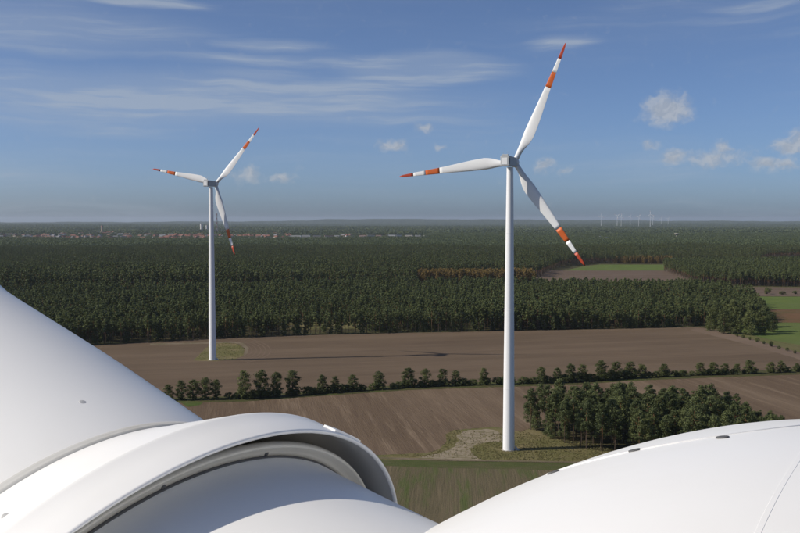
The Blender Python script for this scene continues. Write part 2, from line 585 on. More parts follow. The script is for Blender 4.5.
# land beyond, to the right
sheet('field', [(712, 329), (735, 331), (900, 372), (900, 378), (800, 352.5), (760, 341)], MAT['olive'], .04, wob=.4)
sheet('meadow', [(735, 331), (742, 322), (900, 324), (900, 346), (800, 345), (772, 340)], MAT['meadow'], .035, wob=.5)
sheet('field', [(772, 340), (800, 345), (900, 346), (900, 372), (800, 347)], MAT['olive'], .05, wob=.4)
sheet('scrubland', [(742, 322), (760, 309), (900, 310), (900, 324)], MAT['scrub'], .03, wob=.6)
sheet('meadow', [(720, 309), (740, 296), (900, 297), (900, 310)], MAT['meadow'], .03, wob=.6)
sheet('field', [(660, 296), (660, 285), (735, 287), (900, 288), (900, 297)], MAT['soil_far'], .03, wob=.6)
sheet('field', [(480, 279), (520, 270.5), (672, 270.5), (690, 279), (700, 285), (600, 284)], MAT['soil_far'], .05, wob=.8)
sheet('meadow', [(565, 270.5), (585, 266), (600, 264.6), (668, 264.6), (672, 270.5)], MAT['meadow'], .05, wob=.8)
sheet('field', [(765, 261), (780, 258.5), (900, 258.5), (900, 262.5)], MAT['soil_far'], .05)


# ------------------------------------------------------------------ trees: meshes
def leaf_quads(centres, radii, n_each, size, rng, out=0.55):
    """leaf-sized quads spread through ellipsoidal clumps"""
    C = np.repeat(centres, n_each, 0)
    R = np.repeat(radii, n_each, 0)
    N = len(C)
    d = rng.normal(size=(N, 3))
    d /= np.linalg.norm(d, axis=1)[:, None]
    rad = rng.random(N) ** out
    P = C + d * R * rad[:, None]
    nrm = d + rng.normal(size=(N, 3)) * .7
    nrm /= np.linalg.norm(nrm, axis=1)[:, None]
    h = rng.normal(size=(N, 3))
    u = np.cross(nrm, h); u /= np.linalg.norm(u, axis=1)[:, None]
    v = np.cross(nrm, u)
    s = (size * rng.uniform(.55, 1.3, N))[:, None]
    k = rng.uniform(.45, .9, N)[:, None]
    q = np.stack([P - u * s * .5 - v * s * k * .3, P + u * s * .2 - v * s * k * .5, P + u * s * .5 + v * s * k * .3, P - u * s * .2 + v * s * k * .5], 1).reshape(-1, 3)
    return q, np.arange(N * 4).reshape(-1, 4)


def pine(rng, H=19.0, R=2.9, clear=.5, n_cl=17, n_leaf=80, size=.62, limbs=True, lean=0.5):
    """returns trunk arrays and crown arrays of one Scots pine"""
    lx, ly = rng.uniform(-lean, lean, 2)
    ks = np.linspace(0, 1, 7)
    path = [Vector((lx * k * k + .12 * sin(5 * k + lx), ly * k * k + .12 * sin(4 * k + ly), H * .96 * k)) for k in ks]
    tr = [tube_arrays(path, [.20 * (1 - .8 * k) * H / 19 + .02 for k in ks], 7)]
    cs, rs = [], []
    for i in range(n_cl):
        f = (i + rng.random()) / n_cl
        h = H * (clear + (1 - clear) * f * .97)
        prof = (sin(pi * min(1, .28 + f * .68)) ** .8) * R * (.75 + .5 * rng.random())
        a = i * 2.4 + rng.uniform(-.6, .6)
        rr = prof * rng.uniform(.35, .75)
        k = h / (H * .96)
        base = Vector((lx * k * k, ly * k * k, h))
        c = base + Vector((cos(a) * rr, sin(a) * rr, rng.uniform(-.2, .4)))
        cr = R * rng.uniform(.34, .55) * (1 - .35 * f)
        cs.append(c); rs.append((cr, cr, cr * rng.uniform(.6, .85)))
        if limbs:
            b0 = base - Vector((0, 0, .7))
            tr.append(tube_arrays([b0, b0.lerp(c, .6) + Vector((0, 0, -.1)), c], [.07, .05, .02], 4))
    if limbs:          # a few dead snags below the crown
        for i in range(4):
            h = H * rng.uniform(.10, max(.12, clear)); a = rng.uniform(0, 6.28); l = rng.uniform(.5, 1.6)
            tr.append(tube_arrays([(0, 0, h), (cos(a) * l, sin(a) * l, h + .2)], [.05, .015], 4))
    return join(tr), leaf_quads(np.array(cs), np.array(rs), n_leaf, size, rng)


def broadleaf(rng, H=11.0, R=3.0, n_cl=26, n_leaf=60, size=.55, low=.12, shape=1.0):
    path = [Vector((.15 * sin(3 * k), .15 * sin(2 * k + 1), H * .8 * k)) for k in np.linspace(0, 1, 5)]
    tr = [tube_arrays(path, [.22, .18, .14, .09, .04], 7)]
    cs, rs = [], []
    for i in range(n_cl):
        f = (i + rng.random()) / n_cl
        h = H * (low + (1 - low) * f * .93) + .2
        prof = R * (sin(pi * min(.97, .16 + f * .80)) ** .65) * shape
        a = i * 2.4 + rng.uniform(-.7, .7)
        rr = prof * rng.uniform(.3, .85)
        c = Vector((cos(a) * rr, sin(a) * rr, h))
        cr = R * rng.uniform(.24, .46)
        cs.append(c); rs.append((cr, cr, cr * rng.uniform(.7, 1.0)))
        if i % 2 == 0:
            b0 = Vector((0, 0, max(.4, h - 1.6)))
            tr.append(tube_arrays([b0, c], [.07, .02], 4))
    return join(tr), leaf_quads(np.array(cs), np.array(rs), n_leaf, size, rng)


def tree_meshes(maker, n, seed, **kw):
    out = []
    for i in range(n):
        rng = np.random.default_rng(seed + i)
        k = {a: (b(rng) if callable(b) else b) for a, b in kw.items()}
        (tv, tf), (cv, cf) = maker(rng, **k)
        mt = mesh_np('trunk', tv, tf, True); mt.materials.append(MAT['bark'])
        mc = mesh_np('crown', cv, cf)
        out.append((mt, mc))
    return out


def plant(name, mt, mc, mat, loc, rz, s, label, cat, group, crown='crown', stem='trunk', sxy=1.0):
    r = thing(name, label, cat, loc, rz, group)
    r.scale = (s * sxy, s * sxy, s)
    if len(mc.materials) == 0:
        mc.materials.append(mat)
    a = link(stem, mt, None, r)
    b = link(crown, mc, mat, r)
    return r


def inside(poly, x, y):
    c = False
    n = len(poly)
    for i in range(n):
        x0, y0 = poly[i]; x1, y1 = poly[(i + 1) % n]
        if (y0 > y) != (y1 > y) and x < (x1 - x0) * (y - y0) / (y1 - y0) + x0:
            c = not c
    return c


def inside_np(poly, P):
    c = np.zeros(len(P), bool)
    n = len(poly)
    for i in range(n):
        x0, y0 = poly[i]; x1, y1 = poly[(i + 1) % n]
        if y0 == y1:
            continue
        m = ((y0 > P[:, 1]) != (y1 > P[:, 1])) & (P[:, 0] < (x1 - x0) * (P[:, 1] - y0) / (y1 - y0) + x0)
        c ^= m
    return c


def jgrid(x0, x1, y0, y1, step, rng, jit=.42):
    xs = np.arange(x0, x1, step); ys = np.arange(y0, y1, step)
    X, Y = np.meshgrid(xs, ys)
    X = X + (np.arange(len(ys)) % 2)[:, None] * step * .5
    P = np.stack([X.ravel(), Y.ravel()], 1)
    return P + rng.uniform(-jit * step, jit * step, P.shape)


# ------------------------------------------------------------------ pine grove by the turbine
grove_meshes = tree_meshes(pine, 8, 100, H=lambda r: r.uniform(15, 18), R=lambda r: r.uniform(3.2, 4.0), clear=lambda r: r.uniform(.34, .62), n_cl=22, n_leaf=150, size=.42)
grove_low = tree_meshes(pine, 4, 140, H=lambda r: r.uniform(13.5, 16), R=lambda r: r.uniform(3.2, 3.9), clear=lambda r: r.uniform(.06, .16), n_cl=28, n_leaf=150, size=.42)
GROVE = [(47, 404), (52, 392), (60, 376), (66, 362), (80, 351), (110, 340), (142, 345), (149, 372), (147, 392), (128, 408), (100, 416), (72, 413)]
P = jgrid(40, 155, 335, 420, 5.3, np.random.default_rng(3), .36)
P = P[inside_np(GROVE, P)]
rg = np.random.default_rng(5)
for (x, y) in P:
    edge = min(math.hypot(x - (a[0] + (b[0] - a[0]) * k), y - (a[1] + (b[1] - a[1]) * k)) for a, b in zip(GROVE, GROVE[1:] + GROVE[:1]) for k in (0, .2, .4, .6, .8))
    low = edge < 6 and rg.random() < (.7 if x < 72 else .5)
    mt, mc = (grove_low[rg.integers(4)] if low else grove_meshes[rg.integers(8)])
    s = rg.choice([rg.uniform(.66, .84), rg.uniform(.84, 1.0), rg.uniform(.95, 1.12)])
    if x > 122:
        s *= max(.48, 1 - (x - 122) / 48)
    if low:
        s *= .9
        lab = 'low-branched dark pine at the edge of the small pine grove beside the wind turbine'
        gr = 'bushy pines round the edge of the grove'
    else:
        where_ = 'on the side facing the wind turbine' if x < 64 else ('at the low tapering end away from the turbine' if x > 124 else ('along the back edge by the ploughed field' if y > 400 else 'in the middle of the stand'))
        lab = ('tall' if s > .92 else 'shorter') + ' Scots pine of the small grove, ' + where_
        gr = 'pines of the small grove'
    plant('pine_tree', mt, mc, MAT['pine'], (x, y, 0), rg.uniform(0, 6.28), s, lab, 'tree', gr)

# rough grass tufts round the turbine clearing and the other turbine's island
def tufts(name, pxs, n, seed, label):
    rng = np.random.default_rng(seed)
    poly = [tuple(gp(*p).xy) for p in pxs]
    xs = [p[0] for p in poly]; ys = [p[1] for p in poly]
    Q = np.column_stack([rng.uniform(min(xs), max(xs), n * 3), rng.uniform(min(ys), max(ys), n * 3)])
    Q = Q[inside_np(poly, Q)][:n]
    h = rng.uniform(.12, .42, len(Q))
    v, f = leaf_quads(np.column_stack([Q, h * .5]), np.column_stack([h * 1.3, h * 1.3, h * .6]), 5, .34, rng)
    v[:, 2] = np.maximum(v[:, 2], .03)
    o = link(name, mesh_np(name, v, f), MAT['tuft'])
    o['kind'] = 'stuff'; o['label'] = label; o['category'] = 'grass'


MAT['tuft'] = foliage('dry_grass', (.110, .115, .038), (.26, .215, .100))
tufts('grass_tufts', [(380, 456), (427, 454), (440, 449), (447, 441), (446, 434), (455, 430), (466, 431), (456, 435), (457, 443), (448, 451), (428, 457.5)], 700, 1, 'rough grass fringe between gravel pad and ploughed field')
tufts('grass_tufts', [(472, 459), (469, 452), (472, 446), (482, 443), (500, 441), (499, 434), (521, 431), (560, 440), (600, 445), (640, 461), (560, 461)], 2600, 2, 'rough dry grass round the foot of the turbine by the grove')
tufts('grass_tufts', [(195, 360), (202, 352), (210, 344), (222, 343), (238, 344), (245, 349), (243, 356), (234, 359), (215, 361)], 700, 3, 'rough grass on the island of the turbine before the forest')

tufts('grass_tufts', [(425, 457), (452, 448), (458, 442), (457, 435), (468, 430.5), (498, 432), (503, 441), (484, 443), (473, 446), (470, 450), (473, 455), (480, 459)], 260, 4, 'sparse weeds growing on the sandy gravel pad')

# ------------------------------------------------------------------ trees and shrubs along the hedge line
hedge_meshes = tree_meshes(broadleaf, 6, 200, H=10.0, R=lambda r: r.uniform(2.3, 2.8), n_cl=lambda r: int(r.integers(24, 34)), n_leaf=130, size=.34, low=lambda r: r.uniform(.03, .10))
round_meshes = tree_meshes(broadleaf, 4, 230, H=8.0, R=lambda r: r.uniform(2.5, 2.8), n_leaf=130, size=.31, low=.10)
bush_meshes = tree_meshes(broadleaf, 5, 250, H=3.0, R=1.9, n_cl=14, n_leaf=90, size=.30, low=.08)
rh = np.random.default_rng(11)
ORD = ['first', 'second', 'third', 'fourth', 'fifth', 'sixth', 'seventh', 'eighth', 'ninth', 'tenth', 'eleventh', 'twelfth', 'thirteenth', 'fourteenth', 'fifteenth', 'sixteenth', 'seventeenth', 'eighteenth', 'nineteenth', 'twentieth']
# (photo x, top y, width px, kind)
LEFT_CLUMP = [(168, 385, 15), (181, 381, 17), (193, 380, 16), (205, 378, 20), (216, 380, 13)]
TALL = [(244, 371, 17), (261, 370.5, 17), (277, 372, 14), (293, 371, 17), (322, 375, 11), (335, 377, 9), (353, 375, 11), (379, 372, 13), (408, 368, 14),
        (425, 369, 12), (443, 369, 11), (456, 371, 10), (484, 368.5, 10), (541, 367, 11), (557, 368, 10), (570, 364, 12), (583, 365, 11), (601, 361, 18), (616, 362, 12), (630, 362, 12)]
ROUND = [(642, 365, 12), (664, 364.5, 13), (700, 363, 12), (713, 362.5, 11), (725, 364, 12), (737, 364.5, 11), (749, 360.5, 13), (771, 362.5, 10), (781, 361.5, 11), (797, 364, 9)]


def hedge_plant(px, top, wpx, meshes, H0, R0, name, lab, gr, cat='tree'):
    p = gp(px, hedge_y(px) + .3)
    d = p.y
    h = CAM_H - (top - HZ) * d / FPX
    mt, mc = meshes[rh.integers(len(meshes))]
    s = h / H0
    wid = wpx * d / FPX
    return plant(name, mt, mc, MAT['leaf'], p, rh.uniform(0, 6.28), s, lab, cat, gr, sxy=min(1.5, max(.55, wid * 1.12 / (2 * R0 * s))))


for k, a in enumerate(LEFT_CLUMP[::-1]):
    hedge_plant(*a, hedge_meshes, 10, 2.6, 'broadleaf_tree', ORD[k] + ' bushy tree of the clump by the grass patch, counted from the slender hedgerow trees', 'trees clumped at the end of the hedgerow')
for k, a in enumerate(TALL):
    hedge_plant(*a, hedge_meshes, 10, 2.6, 'broadleaf_tree', ORD[k] + ' slender hedgerow tree between the ploughed fields, counted from the clump by the grass patch', 'slender hedgerow trees')
for k, a in enumerate(ROUND):
    hedge_plant(*a, round_meshes, 8, 2.7, 'broadleaf_tree', ORD[k] + ' small round-crowned hedgerow tree, counted from where the slender trees end', 'round hedgerow trees')
for px in np.concatenate([np.arange(232, 800, 3.9)]):
    px = float(px + rh.uniform(-2.5, 2.5))
    if rh.random() < (.08 if px < 300 or 395 < px < 640 else .25):
        continue
    hh = rh.uniform(3.0, 6.5) * (1.0 if px < 640 else .75) * (1.25 if 560 < px < 635 else 1)
    hedge_plant(px, hedge_y(px) - hh, hh * 2.0, bush_meshes, 3.0, 1.9, 'bush', 'low dense bush at the foot of the hedgerow trees between ploughed fields', 'bushes along the hedgerow', 'bush')
# the little row of bushes on the field boundary by the meadow
for kb, (px, py, hp) in enumerate([(737, 336.5, 2.6), (743, 338, 3.0), (750, 340, 3), (757, 342, 4), (764, 344, 3), (771, 346.5, 5), (779, 349, 3), (787, 351, 3.4), (795, 353.5, 3)]):
    p = gp(px, py)
    mt, mc = bush_meshes[rh.integers(5)]
    plant('bush', mt, mc, MAT['leaf'], p, rh.uniform(0, 6), hp * p.y / FPX / 3.0, ORD[kb] + ' tiny bush on the meadow boundary, counted from the forest corner', 'bush', 'bushes on the meadow boundary')
for (px, py, hp, wd) in [(767, 294, 6, 9), (795, 294, 3, 6), (752, 294.5, 3, 7), (740, 293, 2.6, 6), (782, 294.5, 3.2, 8)]:
    p = gp(px, py)
    mt, mc = bush_meshes[rh.integers(5)]
    s = hp * p.y / FPX / 3.0
    plant('bush', mt, mc, MAT['leaf'], p, rh.uniform(0, 6), s, 'dark bush on the far brown strip in front of the right-hand wood', 'bush', 'bushes on the far brown strip', sxy=min(2.0, wd * p.y / FPX / (3.8 * s)))
# big deciduous trees at the forest corner
big_meshes = tree_meshes(broadleaf, 4, 300, H=17.0, R=lambda r: r.uniform(5.2, 6.0), n_cl=40, n_leaf=95, size=.66, low=.06)
for (px, py, tp) in [(712, 331, 309), (724, 333.5, 308), (737, 334, 307), (749, 335, 311), (762, 334, 309), (772, 332, 312), (717, 327, 303), (733, 328, 300), (750, 328, 303), (765, 327, 306)]:
    p = gp(px, py)
    h = CAM_H - (tp - HZ) * p.y / FPX
    mt, mc = big_meshes[rh.integers(4)]
    plant('broadleaf_tree', mt, mc, MAT['leaf'], p, rh.uniform(0, 6), h / 17.0, 'large round deciduous tree at the corner of the forest beside the green meadow', 'tree', 'deciduous trees at the forest corner', sxy=1.05)

# ------------------------------------------------------------------ forests
edge_meshes = tree_meshes(pine, 8, 400, H=lambda r: r.uniform(17, 20), R=lambda r: r.uniform(2.5, 3.1), clear=lambda r: r.uniform(.40, .6), n_cl=15, n_leaf=85, size=.66)
edge_bushy = tree_meshes(broadleaf, 4, 430, H=14.0, R=lambda r: r.uniform(3.0, 4.0), n_cl=24, n_leaf=80, size=.66, low=.05)
wood_meshes = tree_meshes(pine, 8, 460, H=lambda r: r.uniform(16, 20), R=lambda r: r.uniform(2.2, 2.7), clear=lambda r: r.uniform(.45, .6), n_cl=11, n_leaf=60, size=.78, limbs=False)


def library(name, meshes, mat, whole=True):
    """unlinked collection of source trees for scattering"""
    c = bpy.data.collections.new(name)
    for i, (mt, mc) in enumerate(meshes):
        # trunk and crown in one mesh
        vt = np.zeros(len(mt.vertices) * 3, np.float32); mt.vertices.foreach_get('co', vt)
        vc = np.zeros(len(mc.vertices) * 3, np.float32); mc.vertices.foreach_get('co', vc)
        ft = np.array([p.vertices[:] for p in mt.polygons]); fc = np.array([p.vertices[:] for p in mc.polygons]) + len(vt) // 3
        me = mesh_np(name + '_tree', np.concatenate([vt.reshape(-1, 3), vc.reshape(-1, 3)]), [ft, fc])
        me.materials.append(MAT['bark']); me.materials.append(mat)
        me.polygons.foreach_set('material_index', np.concatenate([np.zeros(len(ft), np.int32), np.ones(len(fc), np.int32)]))
        o = bpy.data.objects.new('%s_%02d' % (name, i), me)
        c.objects.link(o)
    return c


def scatter(name, P, Z, S, lib, n_lib, label, rng, rot=None):
    """ONE object: points that carry tree instances"""
    me = bpy.data.meshes.new(name)
    me.vertices.add(len(P))
    me.vertices.foreach_set('co', np.column_stack([P, Z]).astype(np.float32).ravel())
    for an, tp, data in (('s', 'FLOAT', S), ('r', 'FLOAT', rng.uniform(0, 6.283, len(P)) if rot is None else rot), ('i', 'INT', rng.integers(0, n_lib, len(P)))):
        at = me.attributes.new(an, tp, 'POINT')
        at.data.foreach_set('value', np.asarray(data, np.int32 if tp == 'INT' else np.float32))
    o = link(name, me)
    g = bpy.data.node_groups.new(name, 'GeometryNodeTree')
    g.interface.new_socket('Geometry', in_out='INPUT', socket_type='NodeSocketGeometry')
    g.interface.new_socket('Geometry', in_out='OUTPUT', socket_type='NodeSocketGeometry')
    N = g.nodes.new
    gi, go = N('NodeGroupInput'), N('NodeGroupOutput')
    ci = N('GeometryNodeCollectionInfo')
    ci.inputs['Collection'].default_value = lib
    ci.inputs['Separate Children'].default_value = True
    ci.inputs['Reset Children'].default_value = True
    ip = N('GeometryNodeInstanceOnPoints')
    ip.inputs['Pick Instance'].default_value = True

    def attr(n, tp):
        a = N('GeometryNodeInputNamedAttribute')
        a.data_type = tp
        a.inputs['Name'].default_value = n
        return a.outputs['Attribute']
    L = g.links.new
    cxyz = N('ShaderNodeCombineXYZ')
    L(attr('r', 'FLOAT'), cxyz.inputs[2])
    e2r = N('FunctionNodeEulerToRotation')
    L(cxyz.outputs[0], e2r.inputs[0])
    sc3 = N('ShaderNodeCombineXYZ')
    sa = attr('s', 'FLOAT')
    for k in range(3):
        L(sa, sc3.inputs[k])
    L(gi.outputs[0], ip.inputs['Points'])
    L(ci.outputs[0], ip.inputs['Instance'])
    L(attr('i', 'INT'), ip.inputs['Instance Index'])
    L(e2r.outputs[0], ip.inputs['Rotation'])
    L(sc3.outputs[0], ip.inputs['Scale'])
    L(ip.outputs[0], go.inputs[0])
    md = o.modifiers.new('scatter', 'NODES')
    md.node_group = g
    o['kind'] = 'stuff'
    o['label'] = label
    o['category'] = 'forest'
    return o


# near wood: behind the ploughed field
NEAR_BACK = [(760, 312), (752, 305), (715, 296), (690, 292), (600, 290), (420, 291), (330, 293), (200, 298), (100, 299), (-150, 300)]
near_poly = [tuple(gp(*p).xy) for p in FRONT + [(705, 325), (745, 326), (770, 320)] + NEAR_BACK]
rf = np.random.default_rng(21)
def stands(P, a=85.0, b=60.0, ride=2.6, seed=1):
    """forestry compartments: each its own height and density, some rides between; returns (height factor, keep)"""
    u = P[:, 0] * cos(radians(14)) + P[:, 1] * sin(radians(14)) + 9 * np.sin(P[:, 1] / 70)
    v = -P[:, 0] * sin(radians(14)) + P[:, 1] * cos(radians(14)) + 7 * np.sin(P[:, 0] / 55)
    iv = np.floor(v / b); u = u + iv * 31
    iu = np.floor(u / a)
    hsh = np.modf(np.abs(np.sin(iu * 12.9898 + iv * 78.233 + seed) * 43758.5453))[0]
    h2 = np.modf(hsh * 91.7)[0]; h3 = np.modf(hsh * 613.3)[0]
    gap = (((u - iu * a) < ride * 2) & (h2 > .45)) | (((v - iv * b) < ride) & (h3 > .5))
    return .80 + .30 * hsh, ~gap & (rf.random(len(P)) < .80 + .2 * h3)


P = jgrid(-620, 420, 600, 1150, 4.7, rf)
P = P[inside_np(near_poly, P)]
front_xy = np.array([tuple(gp(*p).xy) for p in FRONT])
yf = np.interp(P[:, 0], front_xy[:, 0], front_xy[:, 1])
depth = P[:, 1] - yf
PXS = CX + FPX * P[:, 0] / P[:, 1]
# a thinned stand where trunks and grass show, and two narrow rides
thin = ((np.abs(PXS - 318) < 40 + 12 * np.sin(P[:, 1] / 9)) & (depth < 115) & (depth > 9)) | ((np.abs(PXS - 150) < 26) & (depth < 22))
keep = (~thin | (rf.random(len(P)) < .22))
keep &= ~(np.abs(depth - 185 - 12 * np.sin(P[:, 0] / 60)) < 3.5)
keep &= depth > 4.0
keep &= np.abs(PXS) < 900
hst, kst = stands(P)
keep &= kst | (depth < 12)
P, depth, hst = P[keep], depth[keep], hst[keep]
PXS = CX + FPX * P[:, 0] / P[:, 1]
vis = (PXS > -40) & (PXS < 840)
P, depth, PXS, hst = P[vis], depth[vis], PXS[vis], hst[vis]
order = np.argsort(depth)
# the front row: single trees
n_edge = 135
xs_edge = np.linspace(-300, 205, n_edge)
used = []
for k, x in enumerate(xs_edge):
    x = x + rf.uniform(-1.4, 1.4)
    y = float(np.interp(x, front_xy[:, 0], front_xy[:, 1])) + rf.uniform(1.0, 5.5)
    px = CX + FPX * x / y
    if px < 60:
        continue
    if rf.random() < (.30 if px < 560 else .55):
        mt, mc = edge_bushy[rf.integers(4)]
        plant('broadleaf_tree', mt, mc, MAT['leaf'], (x, y, 0), rf.uniform(0, 6), rf.uniform(.55, .95), 'bushy broadleaf tree in the front row of the forest behind the ploughed field', 'tree', 'broadleaf trees on the forest edge')
    else:
        mt, mc = edge_meshes[rf.integers(8)]
        plant('pine_tree', mt, mc, MAT['wood'], (x, y, 0), rf.uniform(0, 6), rf.uniform(.78, 1.02), 'pine with visible trunk in the front row of the forest behind the ploughed field', 'tree', 'pines on the forest edge')
lib_edge = library('edge_lib', edge_meshes, MAT['wood'])
lib_mix = library('mix_lib', edge_meshes + edge_bushy[:3], MAT['wood'])
lib_wood = library('wood_lib', wood_meshes, MAT['wood'])
nearm = depth < 40
scatter('pine_forest', P, np.zeros(len(P)), rf.uniform(.74, 1.1, len(P)) * hst, lib_mix, 11,
        'dense dark pine forest behind the big ploughed field, nearer than the other woods', rf)

sheet('glade', [(276, 330), (282, 318), (300, 312), (335, 311), (358, 317), (362, 329)], MAT['grass'], .03, wob=.6)
# autumn-coloured rows
lib_aut = library('autumn_lib', edge_bushy, MAT['autumn'])


def px_poly(pxs):
    return [tuple(gp(*p).xy) for p in pxs]


a1 = px_poly([(418, 281), (535, 281), (532, 278.5), (420, 278.5)])
Pa = jgrid(-100, 320, 1300, 1560, 6.0, rf)
Pa = Pa[inside_np(a1, Pa)]
scatter('autumn_trees', Pa, np.zeros(len(Pa)), rf.uniform(.85, 1.2, len(Pa)), lib_aut, 4, 'strip of yellow-brown autumn trees between the near forest and the woods behind', rf)
a2 = px_poly([(615, 263.6), (672, 263.6), (672, 261.5), (615, 261.5)])
Pa = jgrid(300, 600, 1850, 2100, 7.0, rf)
Pa = Pa[inside_np(a2, Pa)]
scatter('autumn_trees', Pa, np.zeros(len(Pa)), rf.uniform(.8, 1.15, len(Pa)), lib_aut, 4, 'far pale autumn trees standing behind the bright green meadow', rf)

# right-hand wood
rb = px_poly([(663, 271), (690, 281), (735, 286), (800, 287), (900, 287), (900, 266), (800, 266.5), (757, 267), (664, 268)])
Pr = jgrid(380, 950, 1200, 1900, 5.2, rf)
Pr = Pr[inside_np(rb, Pr)]
scatter('pine_forest', Pr, np.zeros(len(Pr)), rf.uniform(.85, 1.12, len(Pr)), lib_edge, 8, 'rectangular pine wood on the right between brown strip and far forest', rf)

# second wood, from the gap behind the near forest out to about 2.6 km
second = px_poly([(-60, 297), (100, 296), (200, 295), (330, 290), (415, 288), (417, 279), (540, 277.5), (548, 272), (560, 267), (590, 263.8), (760, 262), (770, 257.5), (900, 257), (900, 252.5), (-60, 252.5)])
P2 = jgrid(-1300, 1400, 1050, 2700, 5.8, rf)
P2 = P2[inside_np(second, P2)]
h2s, k2s = stands(P2, 120, 90, 3.5, 5)
P2, h2s = P2[k2s], h2s[k2s]
r2 = np.sin(P2[:, 0] / 130 + P2[:, 1] / 300) * np.sin(P2[:, 1] / 90 - P2[:, 0] / 400)
scatter('pine_forest', P2, np.zeros(len(P2)), (1.06 + .10 * r2 + .24 * np.clip((1500 - P2[:, 1]) / 300, 0, 1)) * (.35 + .7 * h2s) * rf.uniform(.82, 1.15, len(P2)), lib_wood, 8, 'wide dark pine forest stretching behind the autumn trees towards the town', rf)


# far canopy: patches of low-detail crowns
def patch_mesh(seed, W, step, size, n_leaf, h0, r0):
    rng = np.random.default_rng(seed)
    G = jgrid(-W / 2, W / 2, -W / 2, W / 2, step, rng)
    H = h0 * rng.uniform(.75, 1.15, len(G))
    C = np.column_stack([G, H - r0 * 1.1])
    R = np.column_stack([np.full(len(G), r0), np.full(len(G), r0), np.full(len(G), r0 * 1.5)]) * rng.uniform(.75, 1.25, (len(G), 1))
    v, f = leaf_quads(C, R, n_leaf, size, rng, .35)
    # a dark floor under the crowns is the ground itself
    me = mesh_np('canopy_patch', v, f)
    me.materials.append(MAT['canopy'])
    return me


def patch_lib(name, n, *a):
    c = bpy.data.collections.new(name)
    for i in range(n):
        c.objects.link(bpy.data.objects.new('%s_%02d' % (name, i), patch_mesh(900 + i, *a)))
    return c


def ground_z(P):
    """height of the far terrain (matches terrain())"""
    out = np.zeros(len(P))
    for i, (x, d) in enumerate(P):
        if d > 7000:
            k = min(1, (d - 7000) / 6000)
            z = k * (7 * sin(x / 2100 + d / 3300) + 6 * sin(x / 900 - d / 1500 + 2) - 8)
            px = 400 + 1000 * x / d
            py = np.interp(px, [p[0] for p in HILL_PX], [p[1] for p in HILL_PX]) + .22 * sin(px / 17.0) + .15 * sin(px / 6.1)
            top = CAM_H - (py - HZ) * 24000 / 1000
            g = math.exp(-((d - 24000) / 2600) ** 2)
            out[i] = z * (1 - g) + g * (top - 14)
    return out


def fan(P, m=60):
    px = CX + FPX * P[:, 0] / P[:, 1]
    return (px > -m) & (px < 800 + m)


lib_p1 = patch_lib('canopy_mid', 5, 56.0, 6.2, 2.6, 9, 18.0, 3.2)
P3 = jgrid(-2600, 2600, 2580, 5200, 46, rf, .2)
P3 = P3[fan(P3)]
pxt = CX + FPX * P3[:, 0] / P3[:, 1]
in_town = (pxt < 430) & (P3[:, 1] > 3780)
P3 = P3[~in_town | (rf.random(len(P3)) < .38)]
pxt = CX + FPX * P3[:, 0] / P3[:, 1]
in_town = (pxt < 430) & (P3[:, 1] > 3780)
n3 = np.sin(P3[:, 0] / 310 + 1) * np.sin(P3[:, 1] / 260)
scatter('pine_forest', P3, np.zeros(len(P3)), (1.0 + .12 * n3 + rf.uniform(-.05, .05, len(P3))) * np.where(in_town, .48, 1.0), lib_p1, 5, 'far pine forest stretching up to the edge of the distant town', rf)
lib_p2 = patch_lib('canopy_far', 4, 190.0, 13.0, 7.0, 7, 18.0, 6.5)
P4 = jgrid(-12000, 12000, 5200, 27000, 165, rf, .3)
P4 = P4[fan(P4)]
pxx = CX + FPX * P4[:, 0] / P4[:, 1]
town = (P4[:, 1] < 7600) & (pxx < 435)
clear = (np.sin(P4[:, 0] / 700 + 2 * np.sin(P4[:, 1] / 1900)) * np.sin(P4[:, 1] / 850 + P4[:, 0] / 3000) > .80) & (P4[:, 1] > 6000) & (P4[:, 1] < 16000)
P4 = P4[~(town & (rf.random(len(P4)) < .72)) & ~clear]
scatter('pine_forest', P4, ground_z(P4), rf.uniform(.8, 1.15, len(P4)), lib_p2, 4, 'hazy wooded land beyond the town reaching to the horizon', rf)


# ------------------------------------------------------------------ the distant town
MAT['roof_red'] = paint('roof_red', (.21, .098, .072), .8, .2, .15, .2)
MAT['roof_brown'] = paint('roof_brown', (.17, .10, .075), .8, .2, .15, .2)
MAT['roof_grey'] = paint('roof_grey', (.16, .16, .17), .7, .2, .1, .2)
MAT['plaster'] = paint('plaster_cream', (.46, .42, .36), .85, .2, .1, .2)
MAT['plaster_white'] = paint('plaster_white', (.56, .55, .53), .8, .2, .06, .2)
MAT['plaster_pink'] = paint('plaster_pink', (.42, .31, .26), .85, .2, .1, .2)
MAT['window'] = paint('window_dark', (.05, .06, .07), .2, .5, .02, 1)


def house_meshes(L, B, H, hip):
    wall = mesh_np('wall', *box_arrays(-L / 2, L / 2, -B / 2, B / 2, 0, H))
    e = .5
    r = B * .42
    v = np.array([(-L / 2 - e, -B / 2 - e, H), (L / 2 + e, -B / 2 - e, H), (L / 2 + e, B / 2 + e, H), (-L / 2 - e, B / 2 + e, H), (-L / 2 - e + hip, 0, H + r), (L / 2 + e - hip, 0, H + r)], float)
    v[:, 2] += .02
    roof = mesh_np('roof', v, [np.array([(0, 1, 5, 4), (2, 3, 4, 5)]), np.array([(1, 2, 5), (3, 0, 4)])])
    return wall, roof


